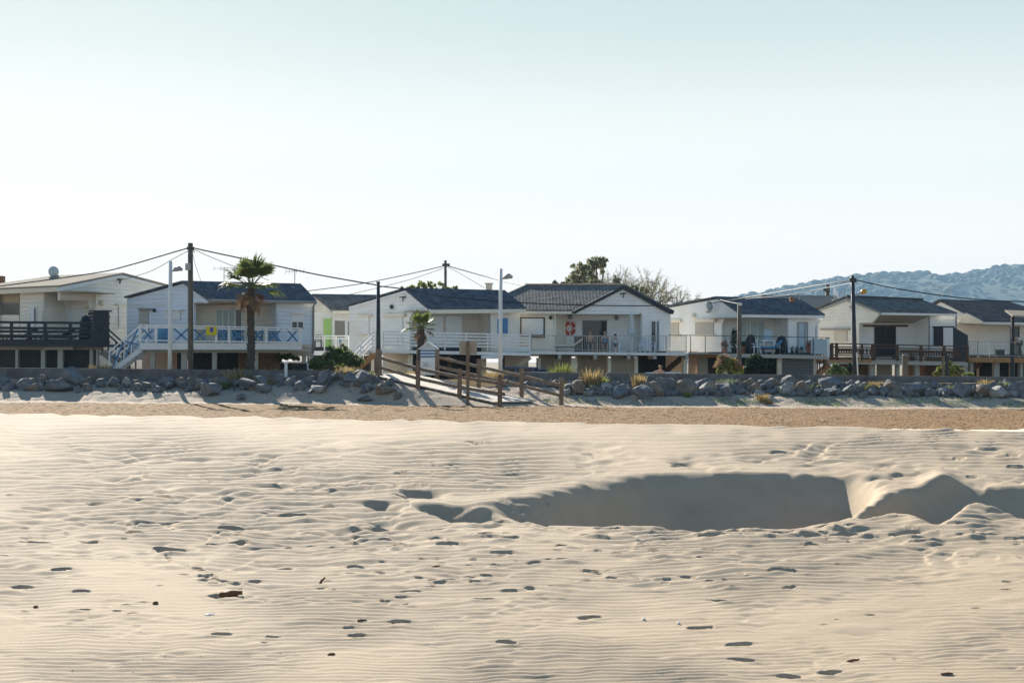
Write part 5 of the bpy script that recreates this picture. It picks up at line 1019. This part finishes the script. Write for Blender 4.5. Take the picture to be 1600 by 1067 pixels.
part(r_, 'wall', M.plastic, lambda b: b.rect(PH, 657, 545, 681, 586, .7)); part(r_, 'roof', M.trim, lambda b: (b.prism([PH.hit(654.5, 546), PH.hit(669, 535), PH.hit(669, 533), PH.hit(653.5, 545)], (0, .85, 0)), b.prism([PH.hit(669, 533), PH.hit(685, 545), PH.hit(684, 546.5), PH.hit(669, 535)], (0, .85, 0)))); part(r_, 'gable', M.dish, lambda b: b.plate(PH, [(657, 545), (669, 535.5), (681, 545)], .05, .01))
part(r_, 'stripes', M.blue, lambda b: [b.rect(PH, 656.7, y, 681.3, y+2.6, .03, .02) for y in (546.5, 551.2, 556)]); part(r_, 'cross_brace', M.dish, lambda b: (b.bar(PH.hit(661, 566)+PH.n*.04, PH.hit(669, 573)+PH.n*.04, .04), b.bar(PH.hit(669, 566)+PH.n*.06, PH.hit(661, 573)+PH.n*.06, .04))); part(r_, 'door', M.trim, lambda b: b.rect(PH, 671, 564, 676.5, 585, .03, .02))

# ------------------------------------------------------------------ parked cars behind the wall
def car(px, Y, rz, m, label, L=4.0, sc_=.85, z=YARD):
    p = at(px, 575, Y); r_ = thing('parked_car', (p.x, p.y, z), label, 'car'); rot = Matrix.Rotation(rz, 3, 'Z'); o = Vector((p.x, p.y, z))
    W = .84; prof_ = [(-L/2, .35), (-L/2, .78), (-L*.47, .92), (-L*.44, .98), (L*.2, .98), (L*.47, .82), (L/2, .62), (L/2, .35)]; cab = [(-L*.46, .97), (-L*.38, 1.42), (L*.04, 1.46), (L*.22, .97)]
    def ex(b, pr, w0): b.prism([o+rot @ Vector((x, -w0, z_)) for x, z_ in pr], rot @ Vector((0, 2*w0, 0)))
    part(r_, 'body', m, lambda b: (ex(b, prof_, W), ex(b, [(-L*.44, 1.38), (-L*.37, 1.46), (L*.03, 1.49), (L*.06, 1.42)], W*.9), [b.bar(o+rot @ Vector((x0, s_*W*.92, .97)), o+rot @ Vector((x1, s_*W*.88, 1.42)), .07) for s_ in (-1, 1) for x0, x1 in ((-L*.45, -L*.39), (-L*.12, -L*.13), (L*.21, L*.05))]))
    part(r_, 'window', M.gl, lambda b: ex(b, cab, W*.87))
    for s_ in (-1, 1):
        for x in (-L*.31, L*.31):
            w = part(r_, 'wheel', M.black, lambda b: b.tube([o+rot @ Vector((x, s_*W-.1*s_, .31)), o+rot @ Vector((x, s_*(W+.03), .31))], .31, 14)); g = MB(); g.tube([o+rot @ Vector((x, s_*(W+.02), .31)), o+rot @ Vector((x, s_*(W+.045), .31))], .18, 10); g.build('rim', M.greymetal, w)
        part(r_, 'headlight', M.dish, lambda b: b.box(o+rot @ Vector((L*.485, s_*W*.72, .68)), .12, .3, .14, rz)); part(r_, 'tail_light', M.orange, lambda b: b.box(o+rot @ Vector((-L*.5, s_*W*.82, .80)), .06, .18, .22, rz))
    part(r_, 'number_plate', M.plastic, lambda b: b.box(o+rot @ Vector((-L*.503, 0, .62)), .02, .5, .11, rz)); r_.scale = (sc_,)*3
car(455, 69.8, R(-80), M.carwhite, 'white car parked under the right end of the pale blue chalet', 4.0, 1.05); car(1052, 71.0, R(15), M.carwhite, 'pale car whose roof shows behind the wall right of the crouching person', 3.9, .80); car(858, 70.0, R(5), M.carwhite, 'pale car whose roof line shows above the wall by the garage door', 4.0, .78); car(797, 71.5, R(170), M.carblue, 'dark blue car parked under the white bar deck', 3.4, .95); car(831, 74.5, R(100), M.carblue, 'blue car under the pale timber stairs', 3.6, .85)

# ------------------------------------------------------------------ terrace furniture
def chair(p, rz, m, label, group=None, name='chair', cat='chair', sc_=.85):
    r_ = thing(name, p, label, cat, group); o = Vector(p)
    part(r_, 'seat', m, lambda b: b.box(o+Vector((0, 0, .43)), .46, .45, .04)); part(r_, 'backrest', m, lambda b: ([b.bar(o+Vector((x, .20, .45)), o+Vector((x*1.05, .30, .88)), .05, .03) for x in (-.19, -.1, 0, .1, .19)], b.bar(o+Vector((-.22, .30, .88)), o+Vector((.22, .30, .88)), .05)))
    for x in (-.2, .2):
        for y in (-.19, .2): part(r_, 'leg', m, lambda b: b.bar(o+Vector((x*1.1, y, 0)), o+Vector((x, y, .43)), .045))
        part(r_, 'armrest', m, lambda b: (b.bar(o+Vector((x*1.15, -.18, .64)), o+Vector((x*1.15, .26, .66)), .05, .03), b.bar(o+Vector((x*1.12, -.17, .43)), o+Vector((x*1.12, -.17, .64)), .035)))
    r_.rotation_euler.z = rz; r_.scale = (sc_,)*3; return r_
def table(p, w, d, h_, m, label, round_=False):
    r_ = thing('table', p, label, 'table'); o = Vector(p); part(r_, 'tabletop', m, lambda b: b.lathe(o, [(w/2, h_-.04), (w/2, h_)], 18) if round_ else b.box(o+Vector((0, 0, h_-.02)), w, d, .04))
    for x in (-1, 1):
        for y in (-1, 1): q = .32 if round_ else .46; part(r_, 'leg', m, lambda b: b.bar(o+Vector((x*w*q, y*d*q, 0)), o+Vector((x*w*q, y*d*q, h_-.04)), .05))
    return r_
def pot(p, m, lm, r0, h_, label, n=160, size=.12):
    r_ = thing('potted_plant', p, label, 'potted plant'); o = Vector(p); part(r_, 'pot', m, lambda b: b.lathe(o, [(r0*.7, 0), (r0, r0*1.5), (r0*1.08, r0*1.5), (r0*1.08, r0*1.65), (r0*.9, r0*1.62)], 12)); part(r_, 'foliage', lm, lambda b: leaf_quads(b, o+Vector((0, 0, r0*1.6+h_*.45)), (r0*1.2, r0*1.2, h_*.5), n, size)); return r_
def lounger(p, m, label, L=1.7, rz=0):
    r_ = thing('sun_lounger', p, label, 'sun lounger'); o = Vector(p); part(r_, 'mattress', m, lambda b: (b.box(o+Vector((-.2, 0, .35)), L*.65, .6, .09), b.bar(o+Vector((L*.2, 0, .36)), o+Vector((L*.5, 0, .72)), .6, .08))); part(r_, 'frame', M.darkwood, lambda b: b.box(o+Vector((0, 0, .27)), L, .58, .06))
    for x in (-.4, .4):
        for y in (-.25, .25): part(r_, 'leg', M.darkwood, lambda b: b.bar(o+Vector((x*L, y, 0)), o+Vector((x*L, y, .26)), .05))
    r_.rotation_euler.z = rz; return r_
def dk(px, Y, z): q = at(px, 550, Y); return (q.x, Y, z)
# pale blue chalet deck
z2 = H2.zd
tw = thing('beach_towel', D2.off(.15).hit(331.5, 511), 'yellow towel with a violet print hung over the cross braced railing', 'towel'); PT = D2.off(.13)
part(tw, 'cloth', M.yellow, lambda b: (b.rect(PT, 322, 511, 338.5, 523.5, .015), b.rect(D2.off(-.13), 322, 511, 338.5, 519, .015), b.prism([PT.hit(322, 510.6), PT.hit(338.5, 511), D2.off(-.13).hit(338.5, 511), D2.off(-.13).hit(322, 510.6)], (0, 0, .02)))); part(tw, 'print', M.violet, lambda b: b.rect(PT, 328, 511.5, 333.5, 519, .012, .006))
chair(dk(347, 67.2, z2), 0, M.bluecloth, 'blue chair left of the glass door on the cross braced deck'); chair(dk(372, 67.0, z2), R(70), M.bluecloth, 'blue chair facing the table before the glass door'); table(dk(384, 67.4, z2), .9, .8, .72, M.blue, 'blue table half hidden by the tall palm'); chair(dk(403, 67.1, z2), R(-70), M.bluecloth, 'blue chair right of the tall palm on the deck'); chair(dk(427, 67.2, z2), R(180), M.bluecloth, 'dark blue chair before the right hand front wall')
def screen(b): b.rect(D2.off(-.5), 246, 513, 268, 537, .05)
b = MB(); screen(b); o = b.build('windbreak', M.bluecloth, origin=D2.off(-.5).hit(257, 537)); tag(o, 'taut blue windbreak panel behind the railing by the white lamp post', 'windbreak')
def cover(p, sx, sy, sz, m, label, name='covered_furniture', cat='covered furniture'):
    b = MB(); o = Vector(p); n = 10; b.lathe((0, 0, 0), [(.62, 0), (.60, .35), (.52, .72), (.36, .93), (.05, 1.0)], n); b.v = [tuple(o+Vector((x*sx*(1+.14*mnoise.noise(Vector((x*3+p[0], y*3, z*3)))), y*sy, z*sz))) for x, y, z in b.v]; q = b.build(name, m, origin=p, smooth=True); return tag(q, label, cat)
# far left deck
z1 = H1.zd
lounger(dk(30, 68.4, z1), M.black, 'dark lounger at the left behind the timber railing'); lounger(dk(88, 68.4, z1), M.black, 'dark lounger in the middle behind the timber railing'); cover(dk(134, 68.2, z1), .55, .5, 1.35, M.black, 'tall black covered heap beside the slatted screen'); table(dk(58, 68.2, z1), .9, .6, .5, M.pale_wood, 'low pale table behind the timber railing')
# second row terrace
chair(dk(497, 83, H1.zd), 0, M.darkwood, 'small dark chair on the second row terrace'); table(dk(545, 83.2, HB.zd), 1.1, .7, .75, M.bluecloth, 'table with pale cloth on the second row terrace')
# gabled chalet deck
z4 = H4.zd
table(dk(977, 75.3, z4), .72, .8, .78, M.plastic, 'white plastic table before the seated boy'); chair(dk(1000, 75.2, z4), R(-60), M.plastic, 'white plastic armchair left of the two by the gable wall'); chair(dk(1016, 75.6, z4), R(40), M.plastic, 'white plastic armchair right of the two by the gable wall'); lounger(dk(888, 75.2, z4), M.panel, 'low pale lounger under the lifebuoy', 1.5)
b = MB(); b.box(Vector(dk(903.5, 75.4, z4))+Vector((0, 0, .42)), .42, .42, .84); b.box(Vector(dk(903.5, 75.18, z4))+Vector((0, 0, .45)), .34, .03, .6); tag(b.build('cabinet', M.black, origin=dk(903.5, 75.4, z4)), 'black cabinet box left of the seated people', 'cabinet')
pu = dk(987, 76.6, z4); r_ = thing('folded_parasol', pu, 'folded white parasol standing by the gabled porch', 'parasol'); po = Vector(pu)
part(r_, 'base', M.concrete, lambda b: b.lathe(po, [(.28, 0), (.28, .07), (.06, .1)], 12)); part(r_, 'pole', M.greymetal, lambda b: b.tube([po, at(986.5, 489, 76.6)], .025, 6))
part(r_, 'canopy', M.dish, lambda b: (b.tube([at(986.5, 489, 76.6), at(986.5, 494, 76.6), at(986.7, 508, 76.6), at(986.2, 514, 76.6)], [.03, .11, .12, .13], 9), b.tube([at(986.3, 513, 76.6), at(986, 516.5, 76.6), at(985.5, 521.5, 76.6)], [.1, .24, .20], 9)))
lb = Pb.off(.06).hit(890, 513); r_ = thing('lifebuoy', lb, 'orange and white lifebuoy hung on the porch wall', 'lifebuoy'); b = MB(); bw = MB(); NN = 48; mm_ = 8; R0, r0 = .265, .085
def tor(b, a0, a1, rr_, n):
    vs = []
    for i in range(n+1):
        a = a0+(a1-a0)*i/n
        for k in range(mm_): t = 2*math.pi*k/mm_; rad = R0+rr_*math.cos(t); vs.append(lb+Pb.d*(rad*math.cos(a))+Vector((0, 0, rad*math.sin(a)*1.12))+Pb.n*(rr_*math.sin(t)+.03))
    b.add(vs, [(i*mm_+k, i*mm_+(k+1) % mm_, (i+1)*mm_+(k+1) % mm_, (i+1)*mm_+k) for i in range(n) for k in range(mm_)])
tor(b, 0, 2*math.pi, r0, 40)
b.build('ring', M.orange, r_, smooth=True)
for k in range(4): a = k*math.pi/2; g = MB(); tor(g, a-.13, a+.13, r0*1.05, 4); g.build('band', M.plastic, r_)
# terrace with plants
z5 = H5.zd
pot(dk(1132, 77.2, z5), M.terracotta, M.pink, .16, .5, 'reddish plant in a pot at the left end of the terrace'); pot(dk(1147, 77.4, z5), M.black, M.leafd, .2, 1.2, 'tall dark potted shrub left of the sliding door', 300); pot(dk(1163, 77.6, z5), M.terracotta, M.leafd, .24, .3, 'low plant in a terracotta trough before the sliding door'); cover(dk(1173, 77.2, z5), .5, .45, 1.05, M.black, 'black covered barbecue before the sliding door', 'covered_barbecue', 'barbecue')
chair(dk(1181, 76.9, z5), R(15), M.plastic, 'white plastic chair nearest the black barbecue'); chair(dk(1190, 77.3, z5), R(-60), M.plastic, 'white plastic chair left of the round white table'); table(dk(1200, 77.2, z5), .85, .85, .72, M.plastic, 'round white plastic table on the plant filled terrace', True); chair(dk(1213, 77.2, z5), R(90), M.plastic, 'white plastic chair right of the round white table')
cover(dk(1221, 77.5, z5), .55, .5, 1.0, M.black, 'dark heaped bag and cloth right of the white chairs', 'heaped_bag', 'bag'); lounger(dk(1205, 76.9, z5), M.bluecloth, 'low bluish lounger frame under the round white table', 1.1)
for i, (px, c, lab) in enumerate(((1238, M.darkmetal, 'dark small planter at the foot of the right hand front wall'), (1245, M.black, 'black small planter left of the frosted door'), (1252, M.greymetal, 'grey small planter before the frosted door'))): pot(dk(px, 77.2, z5), c, M.leafd, .11, .25, lab, 60, .07)
pot(dk(1266, 77.3, z5), M.terracotta, M.pink, .26, .25, 'wide terracotta planter right of the frosted door', 120); cover(dk(1283, 77.3, z5), .42, .4, .85, M.black, 'black box shaped cover behind the frosted glass panel'); chair(dk(1268, 78.0, z5), 0, M.darkmetal, 'dark metal stool chair against the front wall by the glass panel')
r_ = thing('clothes_rack', dk(1197, 77.9, z5), 'thin grey drying rack before the grey porch side wall', 'drying rack'); o = Vector(dk(1200, 77.9, z5)); part(r_, 'frame', M.greymetal, lambda b: [b.bar(o+Vector(p), o+Vector(q), .03) for p, q in (((-.25, 0, 0), (-.25, 0, 1.35)), ((.25, 0, 0), (.25, 0, 1.35)), ((-.25, 0, 1.35), (.25, 0, 1.35)))]); part(r_, 'cloth', M.frost, lambda b: b.box(o+Vector((0, .01, .95)), .44, .02, .7))
b = MB(); o = Vector(dk(1562, 81.3, H7.zd)); b.box(o+Vector((0, 0, .22)), .42, .34, .40); b.box(o+Vector((0, 0, .44)), .46, .38, .05); tag(b.build('storage_box', M.black, origin=o), 'black storage box on the rightmost deck', 'box')
pot(dk(1425, 77.9, H6.zd), M.black, M.leafd, .14, .25, 'small dark planter behind the brown picket railing', 60, .07)

# ------------------------------------------------------------------ people
def person(base, joints, radii, label, clothes, hair, scale=1.0, name='person'):
    """joints: name -> (parent, local position); one skinned body with clothing shells as children"""
    r_ = thing(name, base, label, 'person'); o = Vector(base); names = list(joints); pos = [o+Vector(joints[n][1])*scale for n in names]
    def skin(nm, m, use, grow=1.0, add=0.0):
        idx = [i for i, n in enumerate(names) if n in use]; mp = {i: k for k, i in enumerate(idx)}; me = bpy.data.meshes.new(nm)
        ed = [(mp[i], mp[names.index(joints[names[i]][0])]) for i in idx if joints[names[i]][0] in use]; me.from_pydata([tuple(pos[i]-o) for i in idx], ed, [])
        ob = bpy.data.objects.new(nm, me); COL.objects.link(ob); ob.parent = r_; md = ob.modifiers.new('skin', 'SKIN'); md.use_smooth_shade = True
        for k, i in enumerate(idx): rr_ = (radii[names[i]]*grow+add)*scale; me.skin_vertices[0].data[k].radius = (rr_, rr_)
        me.skin_vertices[0].data[0].use_root = True; ob.modifiers.new('sub', 'SUBSURF').levels = 1; ob.modifiers['sub'].render_levels = 2; me.materials.append(m); return ob
    skin('body', M.skin, names)
    for nm, m, use, add in clothes: skin(nm, m, use, 1.0, add)
    h_ = pos[names.index('head')]; f = Vector(joints.get('_', (0, (0, -1, 0)))[1])
    g = MB(); g.ball(h_+Vector((0, .025, .05))*scale, .105*scale, .115*scale, .10*scale, 12, 8); g.build('hair', hair, r_, smooth=True)
    fc = MB(); fc.ball(h_+Vector((0, -.105, -.015))*scale, .016*scale, .02*scale, .026*scale, 6, 5); fc.build('nose', M.skin, r_, smooth=True)
    e = MB(); 
    for s_ in (-1, 1): 
        e = MB(); e.ball(h_+Vector((s_*.035, -.094, .018))*scale, .012*scale, .01*scale, .009*scale, 6, 5); e.build('eye', M.hair, r_)
    mth = MB(); mth.box(h_+Vector((0, -.093, -.055))*scale, .045*scale, .012*scale, .01*scale); mth.build('mouth', M.orange, r_)
    return r_
RAD = dict(pelvis=.125, waist=.12, chest=.14, neck=.055, head=.092, headtop=.08, shL=.06, elL=.042, wrL=.03, haL=.036, shR=.06, elR=.042, wrR=.03, haR=.036, hipL=.085, knL=.06, anL=.04, toL=.038, hipR=.085, knR=.06, anR=.04, toR=.038)
def hands(J, RD):
    for s_, sg in (('L', -1), ('R', 1)):
        hx, hy, hz = J['ha'+s_][1]; w = J['wr'+s_][1]; d = (Vector((hx, hy, hz))-Vector(w)).normalized(); sd_ = d.cross(Vector((0, 0, 1))); sd_ = sd_.normalized() if sd_.length > .1 else Vector((1, 0, 0))
        for k, (t, L) in enumerate(((-.027, .07), (-.009, .08), (.009, .076), (.027, .06))):
            q = Vector((hx, hy, hz))+sd_*t; J['f%d%s' % (k, s_)] = ('ha'+s_, tuple(q+d*L*.55+Vector((0, 0, -.006)))); J['g%d%s' % (k, s_)] = ('f%d%s' % (k, s_), tuple(q+d*L+Vector((0, 0, -.02)))); RD['f%d%s' % (k, s_)] = .009; RD['g%d%s' % (k, s_)] = .008
        J['t'+s_] = ('wr'+s_, tuple(Vector(w)+d*.04-sd_*.045*sg)); RD['t'+s_] = .010
def sitting():
    J = dict(pelvis=(None, (0, .12, .52)), waist=('pelvis', (0, .13, .70)), chest=('waist', (0, .11, .92)), neck=('chest', (0, .09, 1.09)), head=('neck', (0, .06, 1.22)), headtop=('head', (0, .06, 1.29)),
        shL=('chest', (-.19, .10, 1.0)), elL=('shL', (-.25, -.02, .76)), wrL=('elL', (-.17, -.22, .70)), haL=('wrL', (-.14, -.29, .69)), shR=('chest', (.19, .10, 1.0)), elR=('shR', (.25, -.02, .76)), wrR=('elR', (.17, -.22, .70)), haR=('wrR', (.14, -.29, .69)),
        hipL=('pelvis', (-.1, .06, .52)), knL=('hipL', (-.13, -.36, .50)), anL=('knL', (-.13, -.34, .08)), toL=('anL', (-.14, -.52, .045)), hipR=('pelvis', (.1, .06, .52)), knR=('hipR', (.13, -.36, .50)), anR=('knR', (.13, -.34, .08)), toR=('anR', (.14, -.52, .045)))
    return J
CL = {'shirt': ['pelvis', 'waist', 'chest', 'shL', 'shR'], 'legs': ['pelvis', 'hipL', 'hipR', 'knL', 'knR']}
def seated(px, Y, shirt, hair, label, sc_=1.0, bare=False):
    J = sitting(); RD = dict(RAD); hands(J, RD); cl = [('shorts', M.trousers, CL['legs'], .012)]
    if not bare: cl.append(('shirt', shirt, CL['shirt'], .014))
    return person(dk(px, Y, z4), J, RD, label, cl, hair, sc_)
for px, lab in ((922, 'dark deck chair under the bare shouldered person'), (945, 'dark deck chair under the person in a blue top'), (961.5, 'dark deck chair under the boy with dark hair')): chair(dk(px, 76.3, z4+.0), 0, M.darkwood, lab)
seated(922, 76.3, M.bluecloth, M.fairhair, 'bare shouldered person seated left before the dark window', 0.84, True); seated(945, 76.3, M.bluecloth, M.fairhair, 'person in a blue top seated before the dark window', .84); seated(961.5, 76.3, M.teeshirt, M.hair, 'boy with dark hair seated behind the white table', .74)
# leaning on the seawall, one arm stretched along it
J = dict(pelvis=(None, (.12, .35, .30)), waist=('pelvis', (.10, .22, .44)), chest=('waist', (.05, .05, .60)), neck=('chest', (.03, -.06, .72)), head=('neck', (.02, -.12, .84)), headtop=('head', (.02, -.13, .91)), shL=('chest', (-.14, -.02, .66)), elL=('shL', (-.38, -.14, .56)), wrL=('elL', (-.60, -.20, .44)), haL=('wrL', (-.68, -.22, .40)), shR=('chest', (.22, .02, .62)), elR=('shR', (.28, -.18, .44)), wrR=('elR', (.16, -.34, .36)), haR=('wrR', (.10, -.40, .34)),
    hipL=('pelvis', (.03, .33, .28)), knL=('hipL', (-.05, -.02, .10)), anL=('knL', (-.04, .36, -.12)), toL=('anL', (-.05, .20, -.16)), hipR=('pelvis', (.22, .33, .28)), knR=('hipR', (.30, -.02, .10)), anR=('knR', (.29, .36, -.12)), toR=('anR', (.30, .20, -.16)))
RD = dict(RAD); hands(J, RD); q = at(1031, 580, 62.9); person((q.x, q.y, at(1031, 574.5, 62.9).z-.84*.8), J, RD, 'person crouching behind the seawall with one arm stretched along it', [('shorts', M.trousers, CL['legs'], .012), ('shirt', M.panel, CL['shirt'], .012)], M.fairhair, .8)
# bending over the rightmost deck
J = dict(pelvis=(None, (.10, .05, .88)), waist=('pelvis', (.0, -.02, 1.02)), chest=('waist', (-.16, -.08, 1.14)), neck=('chest', (-.30, -.12, 1.18)), head=('neck', (-.40, -.15, 1.14)), headtop=('head', (-.47, -.16, 1.12)), shL=('chest', (-.20, -.24, 1.12)), elL=('shL', (-.28, -.28, .86)), wrL=('elL', (-.38, -.28, .66)), haL=('wrL', (-.41, -.28, .58)), shR=('chest', (-.18, .10, 1.14)), elR=('shR', (-.26, .12, .88)), wrR=('elR', (-.36, .06, .68)), haR=('wrR', (-.39, .04, .60)),
    hipL=('pelvis', (.10, -.06, .86)), knL=('hipL', (.05, -.10, .48)), anL=('knL', (.10, -.06, .09)), toL=('anL', (-.06, -.08, .05)), hipR=('pelvis', (.10, .15, .86)), knR=('hipR', (.16, .12, .48)), anR=('knR', (.22, .16, .09)), toR=('anR', (.07, .14, .05)))
RD = dict(RAD); hands(J, RD); person(dk(1591, 81.0, H7.zd), J, RD, 'person in a white shirt and dark trousers bending on the rightmost deck', [('trousers', M.trousers, CL['legs']+['anL', 'anR'], .014), ('shirt', M.teeshirt, CL['shirt'], .016)], M.hair)

# ------------------------------------------------------------------ flotsam on the sand
dg = bpy.context.evaluated_depsgraph_get() if False else None
def sand_at(px, py):
    """the sand's height where the picture shows this point"""
    c = int(np.clip(np.searchsorted(u, px-800), 0, len(u)-1)); PYc = pixel_of(Xg[6:KMAX, c], Yg[6:KMAX, c], Z[6:KMAX, c])[1]; k = 6+int(np.argmin(np.abs(PYc-py)+np.arange(len(PYc))*.01)); return Vector((Xg[k, c], Yg[k, c], Z[k, c]))
def driftwood(px, py, L, r0, rz, label, bumps=.3, tilt=0.05, name='driftwood', m=None, cat='driftwood'):
    p = sand_at(px, py); d = Vector((math.cos(rz), math.sin(rz), tilt)).normalized(); pts = []; rs = []
    for i in range(9): t = i/8-.5; pts.append(p+d*L*t+Vector((0, 0, r0*.6))+Vector((mnoise.noise(Vector((px, t*4, 0))), mnoise.noise(Vector((py, t*4, 2))), .6*mnoise.noise(Vector((t*4, px, 3)))))*L*.10); rs.append(r0*(1-abs(t)*.9)*(1+bumps*mnoise.noise(Vector((t*9, px, py)))*2))
    b = MB(); b.tube(pts, rs, 8); return tag(b.build(name, m or M.drift, origin=p, smooth=True), label, cat)
driftwood(362, 931, 0.173, 0.0245, .25, 'lumpy brown driftwood lump in the left foreground', .6); driftwood(503, 911, 0.115, 0.0115, .9, 'thin brown stick poking up from the sand', .2, .9); driftwood(680, 887, 0.108, 0.0101, .3, 'curled dark twig on the rippled sand in the middle', .3, .3); driftwood(1333, 1033, 0.094, 0.0094, -.4, 'short reddish stick in the right foreground', .2, .3); driftwood(1482, 1054, 0.072, 0.0086, .1, 'tiny dark stick near the lower right corner', .3)
driftwood(58, 949, 0.029, 0.0115, .3, 'small dark pebble like scrap at the far left', .4); driftwood(523, 922, 0.032, 0.0072, .2, 'tiny orange brown scrap near the thin stick', .4); driftwood(568, 970, 0.065, 0.0079, .1, 'dark flat twig pair in the middle left foreground', .4); driftwood(520, 1023, 0.043, 0.0101, .1, 'small dark scrap low in the left foreground', .5); driftwood(245, 943, 0.036, 0.0130, .2, 'dark seed like scrap left of the lumpy driftwood', .5); driftwood(330, 960, 0.072, 0.0058, .6, 'white straw like splinter under the lumpy driftwood', .1, .1, 'shell_splinter', M.plastic, 'shell'); driftwood(1062, 974, 0.025, 0.0101, 1.0, 'white shell beside a dark footprint', .1, .5, 'shell', M.plastic, 'shell'); driftwood(1008, 968, 0.025, 0.0086, .2, 'small white shell left of the dark footprint', .1, .1, 'shell', M.plastic, 'shell')
b = MB(); rr = random.Random(9)
for _ in range(420):
    px, py = rr.uniform(-100, 1700), rr.uniform(860, 1060)
    if mnoise.noise(Vector((px/160, py/50, 0))) < .05: continue
    p = sand_at(px, py); r0 = rr.uniform(.002, .006); b.ball(p, r0, r0*1.2, r0*.6, 5, 3)
o = b.build('shell_grit', M.whiteflower, origin=(0, 12, 0)); o['kind'] = 'stuff'; o['label'] = 'white shell grit sprinkled over the foreground sand'

# ------------------------------------------------------------------ air
hz_ = MB(); hz_.box((0, 2000, 150), 7600, 4400, 306.0); M.air = bpy.data.materials.new('thin_haze'); M.air.use_nodes = True; nt = M.air.node_tree
nt.nodes.remove(nt.nodes['Principled BSDF']); pv = nt.nodes.new('ShaderNodeVolumePrincipled'); pv.inputs['Density'].default_value = 0.00016; pv.inputs['Color'].default_value = (0.44, 0.70, 0.98, 1); pv.inputs['Anisotropy'].default_value = 0.0
nt.links.new(pv.outputs[0], nt.nodes['Material Output'].inputs['Volume'])
hzo = hz_.build('haze', M.air); hzo['kind'] = 'stuff'
